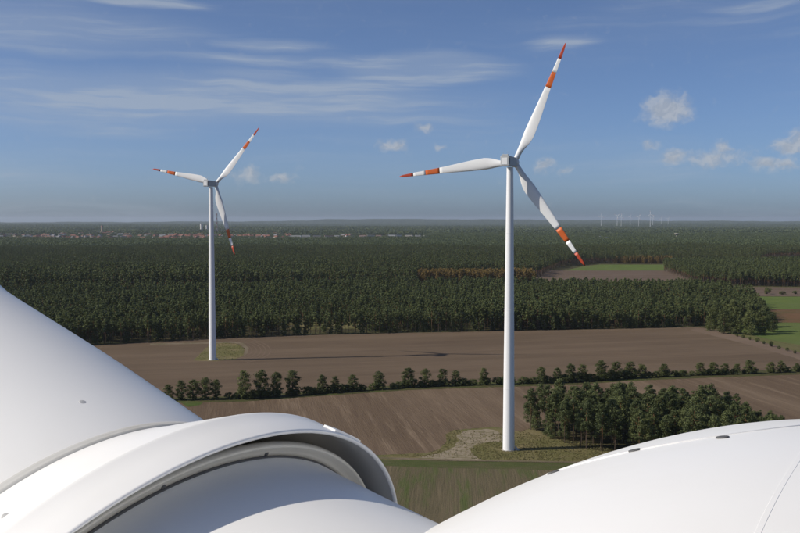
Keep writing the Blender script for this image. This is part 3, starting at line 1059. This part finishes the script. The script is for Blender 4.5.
rt_ = np.random.default_rng(77)
hm_ = [house_meshes(rt_.uniform(12, 20), rt_.uniform(9, 12), rt_.uniform(5, 8), h) for h in (0, 0, 0, 2.5, 2.5, 0)]
WALLS = ['plaster', 'plaster_white', 'plaster_pink']
ROOFS = ['roof_red', 'roof_red', 'roof_brown', 'roof_grey']
hv = {}
for i, (wm, rm) in enumerate(hm_):
    for a in WALLS:
        m_ = wm.copy(); m_.materials.append(MAT[a]); hv[i, a] = m_
    for a in set(ROOFS):
        m_ = rm.copy(); m_.materials.append(MAT[a]); hv[i, a] = m_
ROOFW = {'roof_red': 'red-roofed', 'roof_brown': 'brown-roofed', 'roof_grey': 'grey-roofed'}
WALLW = {'plaster': 'cream', 'plaster_white': 'white', 'plaster_pink': 'pinkish'}
spots = []
for (x0, x1, y0, y1, n, red) in [(-10, 62, 233.0, 240.0, 74, .3), (62, 110, 232, 239.5, 34, .35), (110, 150, 232, 239, 28, .35), (150, 205, 231.5, 239.6, 50, .5),
                                 (170, 262, 235.2, 237.2, 50, .9), (262, 290, 233.5, 238.5, 16, .4), (340, 362, 235, 236.5, 6, .6)]:
    for k in range(n):
        spots.append((rt_.uniform(x0, x1), rt_.uniform(y0, y1), red))
for (px, py, red) in spots:
    p = gp(px, py + .9)
    i = int(rt_.integers(6))
    wl = WALLS[rt_.integers(3)]
    rfk = 'roof_red' if rt_.random() < red else ROOFS[2 + rt_.integers(2)]
    where = 'west' if px < 110 else 'east'
    h_ = thing('house', 'tiny %s house with %s walls among trees in the distant town' % (ROOFW[rfk], WALLW[wl]), 'house', (p.x, p.y, 0), rt_.uniform(0, 3.14), 'houses of the distant town')
    h_.scale = (1.3,) * 3
    link('wall', hv[i, wl], None, h_)
    link('roof', hv[i, rfk], None, h_)


def block(name, px, py, L, B, H, mat, roofmat, label, cat, group, rz=0.0, floors=0):
    p = gp(px, py + (.6 if px < 450 else 0))
    t = thing(name, label, cat, p, rz, group)
    link('wall', mesh_np('wall', *box_arrays(-L / 2, L / 2, -B / 2, B / 2, 0, H)), MAT[mat], t)
    link('roof', mesh_np('roof', *box_arrays(-L / 2 - .4, L / 2 + .4, -B / 2 - .4, B / 2 + .4, H + .01, H + 1.0)), MAT[roofmat], t)
    for k in range(floors):
        link('window_band', mesh_np('window_band', *box_arrays(-L / 2 + 1.5, L / 2 - 1.5, -B / 2 - .12, -B / 2 - .01, 1.2 + 3 * k, 2.5 + 3 * k)), MAT['window'], t)
    return t


for (px, py, L) in [(54, 241.2, 44), (64, 241.2, 22), (110, 240.6, 36), (119, 240.4, 30), (137, 240.8, 24), (147, 240.9, 22)]:
    block('factory_hall', px, py, L, 25, 9, 'plaster_white', 'roof_grey' if L < 23 else 'plaster_white', 'long low white hall at the forest edge of the distant town', 'building', 'white halls of the town')
for (px, py, L, H, m) in [(296, 238, 50, 14, 'plaster_white'), (306, 237.6, 38, 14, 'plaster_white'), (317, 237.8, 34, 13, 'plaster'), (329, 237.6, 40, 12, 'plaster_pink'), (337, 237.4, 24, 12, 'plaster_white'),
                          (363, 238, 32, 15, 'plaster_pink'), (371, 238, 36, 16, 'plaster'), (379, 237.8, 26, 14, 'plaster_pink'), (392, 238, 34, 17, 'plaster_white'), (399, 238, 24, 16, 'plaster_white'), (409, 237.8, 36, 15, 'plaster'), (418, 237.4, 26, 13, 'plaster_white'), (428, 236.6, 46, 10, 'plaster_white'),
                          (163, 236.8, 30, 14, 'plaster_white'), (171, 236.2, 24, 16, 'plaster_white'), (184, 239.4, 44, 10, 'plaster_pink'), (128, 237.2, 50, 9, 'plaster')]:
    block('apartment_block', px, py, L, 12, H, m, 'roof_grey' if m != 'plaster_pink' else 'roof_red', 'pale %s apartment block in the row beside the distant town' % WALLW[m], 'building', 'apartment blocks of the town', rt_.uniform(-.3, .3), 4 if H > 12 else 2)


def church(px, py):
    p = gp(px, py)
    t = thing('water_tower', 'reddish brick tower rising above the houses of the distant town', 'tower', p)
    link('shaft', lathe('shaft', [(0, 5.2), (38, 4.2), (38.2, 6.0), (46, 6.2)], 20, smooth=False), MAT['plaster_pink'], t)
    link('roof', lathe('roof', [(46.05, 6.8), (50, 3.5), (53, .1)], 20, smooth=False), MAT['roof_red'], t)


church(102, 234.0)
for (px, k) in ((201.5, 1.0), (207, .8)):
    p = gp(px, 231.5)
    t = thing('silo', ('tall' if k == 1 else 'shorter') + ' white silo rising above the forest beyond the town', 'silo', p)
    link('shell', lathe('shell', [(0, 10 * k), (54 * k, 10 * k), (54 * k, 10.6 * k), (56 * k, 10.6 * k)], 24, smooth=False), MAT['plaster_white'], t)
    link('roof', lathe('roof', [(56 * k, 10.6 * k), (60 * k, 5 * k), (61 * k, .1)], 24, smooth=False), MAT['roof_grey'], t)
# striped lattice mast
p = gp(217, 232)
t = thing('radio_mast', 'slim tall striped mast rising beyond the town houses', 'mast', p)
HM = 130.0
for sxn, syn in ((-1, -1), (1, -1), (1, 1), (-1, 1)):
    link('leg', mesh_np('leg', *tube_arrays([(sxn * 4.5, syn * 4.5, 0), (sxn * 2.2, syn * 2.2, HM)], [1.1, .8], 6)), MAT['roof_grey'], t)
for k in range(9):
    h0 = HM * k / 9; h1 = HM * (k + .92) / 9
    a = 4.5 - 2.3 * h0 / HM; b = 4.5 - 2.3 * h1 / HM
    link('lattice_section', mesh_np('lattice_section', *join([tube_arrays([(-a, -a, h0), (b, -b, h1)], [.7, .7], 4), tube_arrays([(a, -a, h0), (-b, -b, h1)], [.7, .7], 4), tube_arrays([(-a, a, h0), (b, b, h1)], [.7, .7], 4), tube_arrays([(a, a, h0), (-b, b, h1)], [.7, .7], 4)])), MAT['red' if k % 2 == 0 else 'plaster_white'], t)
link('antenna', mesh_np('antenna', *tube_arrays([(0, 0, HM), (0, 0, HM + 14)], [.8, .4], 6)), MAT['plaster_white'], t)
# a mushroom-shaped water tower standing out of the far forest
p = gp(676.5, 241)
t = thing('water_tower', 'pale mushroom-shaped water tower standing out of the far forest', 'tower', p)
link('shaft', lathe('shaft', [(0, 3.2), (24, 2.4)], 16), MAT['plaster'], t)
link('tank', lathe('tank', [(22, 2.4), (27, 9.5), (29, 10), (30.5, 9), (31.5, .1)], 24), MAT['concrete'], t)
for (px, py, L) in ((600.5, 241, 9), (606.5, 242.5, 13)):
    block('forest_house', px, py, L, 9, 19, 'plaster_white', 'roof_grey', 'small pale building showing above the far forest', 'building', 'pale buildings in the far forest')
for px in (337, 344, 353):
    p = gp(px, 243)
    t = thing('power_pylon', 'thin grey pylon standing out of the forest before the town', 'pylon', p, 0, 'pylons before the town')
    link('mast', mesh_np('mast', *tube_arrays([(0, 0, 0), (0, 0, 27)], [.9, .4], 4)), MAT['roof_grey'], t)
    for h, l in ((20, 6), (24, 4.5)):
        link('cross_arm', mesh_np('cross_arm', *box_arrays(-l, l, -.3, .3, h, h + .6)), MAT['roof_grey'], t)


# ------------------------------------------------------------------ wind turbines
def naca(c, th, n=14):
    """closed section outline, chord along x from -0.3c, thickness ratio th"""
    b = (1 - np.cos(np.linspace(0, pi, n))) / 2
    yt = 5 * th * (.2969 * np.sqrt(b) - .126 * b - .3516 * b ** 2 + .2843 * b ** 3 - .1036 * b ** 4)
    up = np.column_stack([b, yt]); lo = np.column_stack([b, -yt * .8])[::-1][1:-1]
    s = np.concatenate([up, lo])
    s[:, 0] -= .30
    return s * c


def blade_rings(rs, R, root_r, cmax, n=14):
    """section rings along +z, chord mostly along x"""
    out = []
    m = 2 * n - 2
    for r in rs:
        f = r / R
        c = np.interp(f, [0, .05, .24, .36, .6, .85, .97, 1.0], [root_r * 2, root_r * 2, cmax, cmax * .90, cmax * .56, cmax * .32, cmax * .20, cmax * .06])
        th = np.interp(f, [0, .05, .22, .4, 1], [1, 1, .34, .24, .16])
        tw = radians(np.interp(f, [0, .1, .22, .4, .7, 1.0], [-12, -11, -8, -4, -1, 1]))
        a = naca(c, th, n)
        t = np.linspace(0, 2 * pi, m, endpoint=False)
        circ = np.column_stack([-np.cos(t) * root_r + .0, np.sin(t) * root_r])
        k = np.clip((f - .05) / .14, 0, 1); k = k * k * (3 - 2 * k)
        s = circ * (1 - k) + a * k
        x = s[:, 0] * cos(tw) - s[:, 1] * sin(tw)
        y = s[:, 0] * sin(tw) + s[:, 1] * cos(tw)
        pre = -1.1 * f ** 2
        out.append(np.column_stack([x, y + pre, np.full(m, r)]))
    return out


def blade_part(name, r0, r1, R, root_r, cmax, mat, parent, cap=True, grow=1.0):
    n = 14
    rs = np.linspace(r0, r1, max(6, int((r1 - r0) / 1.2)))
    rings = blade_rings(rs, R, root_r, cmax, n)
    if grow != 1.0:
        rings = [np.column_stack([g[:, 0] * grow, (g[:, 1] - g[:, 1].mean()) * grow + g[:, 1].mean(), g[:, 2]]) for g in rings]
    v = np.concatenate(rings)
    m = 2 * n - 2
    f = [grid_faces(len(rs), m)]
    nn = len(v)
    v = np.concatenate([v, [rings[0].mean(0)], [rings[-1].mean(0)]])
    j = np.arange(m)
    f.append(np.column_stack([(j + 1) % m, j, np.full(m, nn)]))
    f.append(np.column_stack([(len(rs) - 1) * m + j, (len(rs) - 1) * m + (j + 1) % m, np.full(m, nn + 1)]))
    me = mesh_np(name, v, f, True)
    return link(name, me, mat, parent)


def wind_turbine(loc, hub_h, yaw, theta, label, group, R=45.0, pitch=0.0, detail=True, base_r=2.12, top_r=1.18):
    """rotor axis points along (sin yaw, cos yaw); theta: first blade clockwise from straight up as seen from behind"""
    t = thing('wind_turbine', label, 'wind turbine', loc, -yaw, group)   # local +y = rotor axis
    ks = np.linspace(0, 1, 18)
    link('tower', lathe('tower', [(k * (hub_h - 2.0), base_r + (top_r - base_r) * (k ** 1.25)) for k in ks], 40), MAT['tower'], t)
    if detail:
        for k in (.22, .50, .77):
            r = base_r + (top_r - base_r) * (k ** 1.25)
            h = k * (hub_h - 2)
            link('flange', lathe('flange', [(h - .08, r - .01), (h - .07, r + .035), (h + .07, r + .035), (h + .08, r - .01)], 40, smooth=False), MAT['tower'], t)
        link('foundation', lathe('foundation', [(0.0, 2.62), (.22, 2.6), (.26, 2.5), (.26, 2.0)], 40, smooth=False), MAT['concrete'], t)
        d = link('door', mesh_np('door', *box_arrays(-.45, .45, -.08, .08, 0, 2.2)), MAT['grey'], t)
        d.location = (base_r * .99 * sin(1.2), base_r * .99 * cos(1.2), 1.5)
        d.rotation_euler = (0, 0, -1.2)
        st = link('steps', mesh_np('steps', *join([box_arrays(-.6, .6, .2 + i * .3, .5 + i * .3, .0, 1.4 - i * .28) for i in range(5)])), MAT['grey'], t)
        st.location = (base_r * sin(1.2), base_r * cos(1.2), 0.0)
        st.rotation_euler = (0, 0, -1.2)
    # nacelle: boxy, rear end at -y
    v, f = box_arrays(-1.7, 1.7, -6.2, 3.4, -1.9, 1.9)
    v[(v[:, 1] > 0)] *= (.86, 1, .86)
    nac = link('nacelle', mesh_np('nacelle', v, f), MAT['grey'], t)
    nac.location = (0, 0, hub_h)
    bevel_mod(nac, .35, 3)
    if detail:
        g = link('grille', mesh_np('grille', *box_arrays(1.35, 1.69, -6.0, -5.3, -1.2, 1.0)), MAT['dark'], nac)
        g = link('hatch', mesh_np('hatch', *box_arrays(-1.15, 1.0, -6.26, -6.15, -1.3, 1.1)), MAT['white'], nac)
        bevel_mod(g, .04, 1)
        p = link('wind_vane', mesh_np('wind_vane', *join([tube_arrays([(.8, -5.2, 1.85), (.8, -5.2, 3.2)], [.05, .04], 6), tube_arrays([(-.8, -5.2, 1.85), (-.8, -5.2, 3.0)], [.05, .04], 6), box_arrays(.5, 1.1, -5.24, -5.16, 3.1, 3.25)])), MAT['grey'], nac)
        c = link('cooler', mesh_np('cooler', *box_arrays(-1.2, 1.2, -6.0, -5.6, 1.85, 2.35)), MAT['grey'], nac)
        bevel_mod(c, .06, 1)
    hub_y = 5.4
    spin = link('spinner', lathe('spinner', [(-1.9, .9), (-1.85, 1.55), (-.9, 1.75), (.3, 1.7), (1.2, 1.3), (1.75, .8), (2.0, .3), (2.05, .02)], 32, A=(0, 1, 0), U=(1, 0, 0), flip=False), MAT['white'], t)
    spin.location = (0, hub_y, hub_h)
    for k in range(3):
        a = theta + k * 2 * pi / 3
        # local blade +z -> direction (sin a, 0, cos a); chord in the rotor plane
        b = blade_part('blade', 1.2, R * .64, R, .95, 4.35, MAT['white'], t)
        b.location = (0, hub_y, hub_h)
        b.rotation_euler = (0, a, 0)
        M = Matrix.Rotation(a, 4, 'Y') @ Matrix.Rotation(pitch, 4, 'Z')
        b.rotation_euler = M.to_euler()
        blade_part('orange_band', R * .64, R * .765, R, .95, 4.35, MAT['orange'], b)
        blade_part('white_band', R * .765, R * .875, R, .95, 4.35, MAT['white'], b)
        blade_part('red_tip', R * .875, R, R, .95, 4.35, MAT['red'], b)
    return t


p1 = gp(508.6, 450)
p2 = gp(212.5, 360)
wind_turbine(p1, 105.0, radians(24), radians(24.4), 'white wind turbine standing on the gravel pad beside the small pine grove', 'wind turbines in the fields', R=45.8, pitch=radians(-3))
wind_turbine(p2, 105.6, radians(20), radians(42.6), 'white wind turbine on a grassy patch in the ploughed field before the forest', 'wind turbines in the fields', R=44.4, pitch=radians(-3))
# the wind farm on the horizon
rw = np.random.default_rng(31)
for (px, top, k) in [(601, 215, 1), (617, 215, 1), (621, 216, 1), (630, 216, .9), (638.5, 216, 1), (650, 213.5, 1.15), (652.5, 217, .9), (661, 218, .8), (668, 218, .8)]:
    d = 12500 / k
    z0 = -4
    x = (px - CX) / FPX * d
    hub = CAM_H - (top + .8 - HZ) * d / FPX - z0
    wind_turbine((x, d, z0), hub, radians(rw.uniform(15, 35)), rw.uniform(0, 2), 'tiny pale wind turbine of the wind farm on the hazy horizon', 'wind farm on the horizon', R=46, detail=False, base_r=2.0, top_r=1.1)

# ------------------------------------------------------------------ the near turbine: rotor hub, blade roots with rain collars
K = 1.25                                                   # metres per model unit
fw = Vector((0, cos(PITCH), -sin(PITCH))); dn = Vector((0, -sin(PITCH), -cos(PITCH))); rt = Vector((1, 0, 0))


def c2w(v):
    return Vector((0, 0, CAM_H)) + (rt * v[0] + dn * v[1] + fw * v[2]) * K


def d2w(v):
    return (rt * v[0] + dn * v[1] + fw * v[2]).normalized()


aa, bb = 0.5263, 0.5404
A_c = Vector((cos(bb) * cos(aa), cos(bb) * sin(aa), -sin(bb)))          # blade axis, towards the hub
C_c = Vector((-0.6749, 1.3097, 2.6793))                                # centre of the collar rim
TH, ROLL, W_OFF, SA, SB = 1.71, 0.098, 0.421, 2.76, 1.60
W0 = Vector((.514, 0, .741)); W0 = (W0 - A_c * W0.dot(A_c)).normalized(); W1 = A_c.cross(W0)
W_c = W0 * cos(ROLL) + W1 * sin(ROLL)                                  # rotor axis, nose away from the camera
O_c = C_c + A_c * TH                                                   # hub centre
near = thing('wind_turbine', 'huge white rotor hub with blade root and flared rain collar close up in the foreground', 'wind turbine', c2w(O_c) * 1.0, 0)
HUB = c2w(O_c)
Ww = d2w(W_c)
Aw = d2w(A_c)


def near_part(name, me, mat, parent=None, smooth=True):
    """mesh given in world coordinates, stored relative to the hub"""
    me.transform(Matrix.Translation(-HUB))
    return link(name, me, mat, near if parent is None else parent)


# spinner: a spheroid round the rotor axis
prof = [(K * (W_OFF + SA * s), K * SB * math.sqrt(max(0, 1 - s * s))) for s in np.sin(np.linspace(-pi / 2 * .62, pi / 2 * .999, 110))]
U_w = Ww.cross(Aw).normalized()
near_part('spinner', lathe('spinner', prof, 220, HUB, Ww, U_w), MAT['gel'])


def frame_of(ax):
    u = ax.cross(Ww).normalized()
    return u


def near_blade(k):
    """blade k: root neck on the hub, cream flange ring, collar, blade"""
    ax = -(Matrix.Rotation(k * 2 * pi / 3, 3, Ww) @ (-Aw))             # towards the hub
    u = frame_of(ax)
    O = HUB - ax * K * TH                                              # rim centre of this blade
    Lh = lambda nm, pr, n=200: lathe(nm, [(K * t, K * r) for t, r in pr], n, O, ax, u)
    flip = False
    near_part('blade_neck', Lh('blade_neck', [(-.10, .886), (-.05, .887), (0, .893), (.15, .917), (.3, .943), (.5, .98), (.7, 1.02), (.95, 1.07), (1.2, 1.1)]), MAT['gel'])
    near_part('flange_ring', Lh('flange_ring', [(-.33, .775), (-.20, .835), (-.080, .872), (-.072, .880), (-.066, .924), (-.060, .931), (-.05, .932), (-.042, .931), (-.038, .928), (-.041, .922), (-.050, .911), (-.055, .900), (-.056, .890), (-.06, .889)]), MAT['gelring'])
    near_part('seal', Lh('seal', [(-.062, .8905), (-.052, .8905), (-.049, .889), (-.049, .885)]), MAT['rubber'])
    near_part('seam_shade_band', Lh('seam_shade_band', [(-.410, .780), (-.404, .788), (-.394, .791), (-.384, .794), (-.376, .7995), (-.368, .797)]), MAT['seam_shade'])  # added band; its grey colour stands in for shade in the seam's hollow
    co = near_part('rain_collar', Lh('rain_collar', [(-.392, .783), (-.384, .789), (-.366, .798), (-.33, .822), (-.28, .862), (-.22, .907), (-.16, .952), (-.135, .969), (-.128, .976), (-.123, .979), (-.116, .979), (-.06, .990), (-.006, .9995), (0, 1.0), (.003, .997), (0, .990), (-.004, .988)]), MAT['gel'])
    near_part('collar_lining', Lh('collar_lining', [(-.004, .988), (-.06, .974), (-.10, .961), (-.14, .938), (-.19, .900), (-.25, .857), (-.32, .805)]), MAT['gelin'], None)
    # blade: round root, then opening into the aerofoil, tip 44 m out
    bl = -ax
    v_ax = bl.cross(u)
    rings = []
    n = 120
    ts = np.concatenate([np.linspace(.38, 3.6, 30), np.linspace(3.9, 35, 50)])
    tt = np.linspace(0, 2 * pi, n, endpoint=False)
    for t in ts:
        r = float(np.interp(t, [.38, .383, .98, 1.58, 2.38, 3.38], [.780, .783, .748, .695, .712, .720]))
        cx_, cy_ = np.cos(tt) * r, np.sin(tt) * r
        if t > 3.6:
            f = min(1, (t - 3.6) / 4.5); f = f * f * (3 - 2 * f)
            ch = np.interp(t, [3.6, 8, 14, 35], [.72, 1.5, 1.2, .12]); tk = np.interp(t, [3.6, 8, 14, 35], [.72, .38, .22, .02])
            cx_ = cx_ * (1 - f) + f * (np.cos(tt) * ch + .25 * ch)
            cy_ = cy_ * (1 - f) + f * np.sin(tt) * tk
        rings.append(np.array(O)[None] + K * (t * np.array(bl) + cx_[:, None] * np.array(u) + cy_[:, None] * np.array(v_ax)))
    me = mesh_np('blade', np.concatenate(rings), grid_faces(len(ts), n), True)
    b = near_part('blade', me, MAT['gel'])
    b.parent = near
    return O, ax, u


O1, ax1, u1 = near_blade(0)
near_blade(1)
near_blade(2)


# nacelle behind the hub and the tower below it
nm = mesh_np('nacelle', *box_arrays(-1.45, 1.45, -9.0, -2.0, -1.35, 1.25))
nac = link('nacelle', nm, MAT['gel'], near)
yaw_n = math.atan2(Ww.x, Ww.y)
nac.rotation_euler = (0, 0, -yaw_n)
bevel_mod(nac, .3, 3)
tw = link('tower', lathe('tower', [(-HUB.z + 0.0, 2.1), (-HUB.z * .5, 1.8), (-1.3, 1.25)], 40), MAT['tower'], near)
tw.location = (-Ww.x * 5.2, -Ww.y * 5.2, 0)


def ray_spinner(px, py):
    """where the photo pixel's ray meets the spinner; returns world point and normal"""
    d = Vector(((px - CX) / FPX, (py - CY) / FPX, 1.0))
    ctr = O_c + W_c * W_OFF
    def q(v):
        w_ = v.dot(W_c)
        return Vector(v - W_c * w_) / SB, w_ / SA
    dr, dw = q(d); er, ew = q(-ctr)
    a = dr.dot(dr) + dw * dw; b = 2 * (dr.dot(er) + dw * ew); c = er.dot(er) + ew * ew - 1
    disc = b * b - 4 * a * c
    if disc < 0:
        return None
    s = (-b - math.sqrt(disc)) / (2 * a)
    p = d * s
    r = p - ctr
    w_ = r.dot(W_c)
    n = (r - W_c * w_) / SB ** 2 + W_c * w_ / SA ** 2
    return c2w(p), d2w(n)


def along(pxs, n=60):
    xs = [p[0] for p in pxs]; ys = [p[1] for p in pxs]
    t = np.linspace(0, 1, len(pxs)); q = np.linspace(0, 1, n)
    # smooth the hand-picked points
    cxp = np.polyfit(t, xs, 3); cyp = np.polyfit(t, ys, 3)
    return [h for h in (ray_spinner(float(np.polyval(cxp, k)), float(np.polyval(cyp, k))) for k in q) if h]


def ribbon(name, pts, width, height, mat):
    """a thin raised strip lying on the spinner along world points with normals"""
    V = []
    for i, (p, n) in enumerate(pts):
        q0, q1 = pts[max(i - 1, 0)][0], pts[min(i + 1, len(pts) - 1)][0]
        t = (q1 - q0).normalized(); s = n.cross(t).normalized()
        for a, h in ((-1, -.002), (-.8, height), (.8, height), (1, -.002)):
            V.append(p + s * a * width / 2 + n * h)
    return near_part(name, mesh_np(name, np.array(V), grid_faces(len(pts), 4, False), False), mat)


ribbon('panel_seam', along([(548, 474), (575, 465.5), (610, 456), (650, 447.2), (690, 440.3), (730, 434.2), (770, 429), (800, 425.4), (840, 421.6)]), .016, .003, MAT['gel'])
ribbon('panel_seam', along([(812, 440), (790, 472), (775, 497), (760, 528), (748, 556)]), .016, .0005, MAT['gel'])
for (x, y) in ((553.5, 472.6), (634.5, 450.6), (722.5, 437.6)):
    h = ray_spinner(x, y)
    if h:
        p, n = h
        u = n.cross(Vector((0, 0, 1))).normalized()
        near_part('cap', lathe('cap', [(-.004, .020), (.002, .0205), (.004, .018), (.0045, .010), (.005, .001)], 24, p, n, u), MAT['rubber'])

def ray_cone(px, py, tr):
    """point on the first blade's root at a photo pixel: (world point, normal); tr: list of (t, r) knots"""
    d = Vector(((px - CX) / FPX, (py - CY) / FPX, 1.0)).normalized()
    best = None
    for s_ in np.linspace(.8, 8, 3000):
        p = d * float(s_) - C_c
        t = p.dot(A_c)
        r = (p - A_c * t).length
        if r < np.interp(t, [k[0] for k in tr], [k[1] for k in tr]):
            n = (p - A_c * t).normalized()
            return c2w(d * float(s_)), d2w(n)
    return None


for (x, y) in ((82.5, 402), (5.5, 516.5)):
    h = ray_cone(x, y, [(-3.38, .72), (-2.38, .712), (-1.58, .695), (-.98, .748), (-.383, .783), (-.33, .822), (-.22, .907), (-.125, .976), (0, 1.0)])
    if h:
        near_part('receptor', lathe('receptor', [(-.003, .012), (.0006, .012), (.001, .010), (.0012, .001)], 20, h[0], h[1], h[1].cross(Vector((0, 0, 1))).normalized()), MAT['spot'])
for (x, y) in ((163, 486.5), (266, 453.5)):
    h = ray_cone(x, y, [(-.13, .905), (-.05, .944), (-.04, .93), (-.056, .889)])
    if h:
        near_part('screw', lathe('screw', [(-.004, .008), (.004, .008), (.006, .005), (.0065, .001)], 12, h[0], -Aw * -1.0, Aw.cross(Vector((0, 0, 1))).normalized()), MAT['rubber'])
# white clip strip on the collar's crown
u1a = -Aw
e1 = u1; e2 = (-Aw).cross(u1)


def on_collar(t, ang, r):
    return O1 + Aw * (K * t) + (u1 * cos(ang) + Aw.cross(u1) * sin(ang)) * (K * r)


def px_of(p):
    q = p - Vector((0, 0, CAM_H))
    z = q.dot(fw)
    return CX + FPX * q.dot(rt) / z, CY + FPX * q.dot(dn) / z


angs = np.linspace(0, 2 * pi, 720)
ang0 = min(angs, key=lambda a: math.hypot(px_of(on_collar(-.03, a, .997))[0] - 331, px_of(on_collar(-.03, a, .997))[1] - 425))
ang1 = min(angs, key=lambda a: math.hypot(px_of(on_collar(-.03, a, .997))[0] - 355, px_of(on_collar(-.03, a, .997))[1] - 438))
V = []
for k in np.linspace(0, 1, 14):
    a = ang0 + (ang1 - ang0) * k
    for (t, r) in ((-.05, .990), (-.05, .9975), (-.012, 1.004), (-.012, .996)):
        V.append(on_collar(t, a, r))
near_part('joint_strip', mesh_np('joint_strip', np.array(V), np.concatenate([grid_faces(14, 4), [[3, 2, 1, 0], [52, 53, 54, 55]]])), MAT['gel'])
# ------------------------------------------------------------------ the air
v, f = box_arrays(-44000, 44000, -3200, 36000, -75, 168)
hz = link('haze', mesh_np('haze', v, f), None, kind='stuff', label='thin pale blue haze lying over the whole plain', category='haze')
hm = bpy.data.materials.new('haze')
hm.use_nodes = True
ht = NT(hm.node_tree)
pv = ht.n('ShaderNodeVolumePrincipled')
pv.inputs['Color'].default_value = (.67, .77, .92, 1)
pv.inputs['Density'].default_value = 2.6e-5
pv.inputs['Anisotropy'].default_value = 0.2
ho = ht.n('ShaderNodeOutputMaterial')
ht.t.links.new(pv.outputs[0], ho.inputs['Volume'])
hz.data.materials.append(hm)
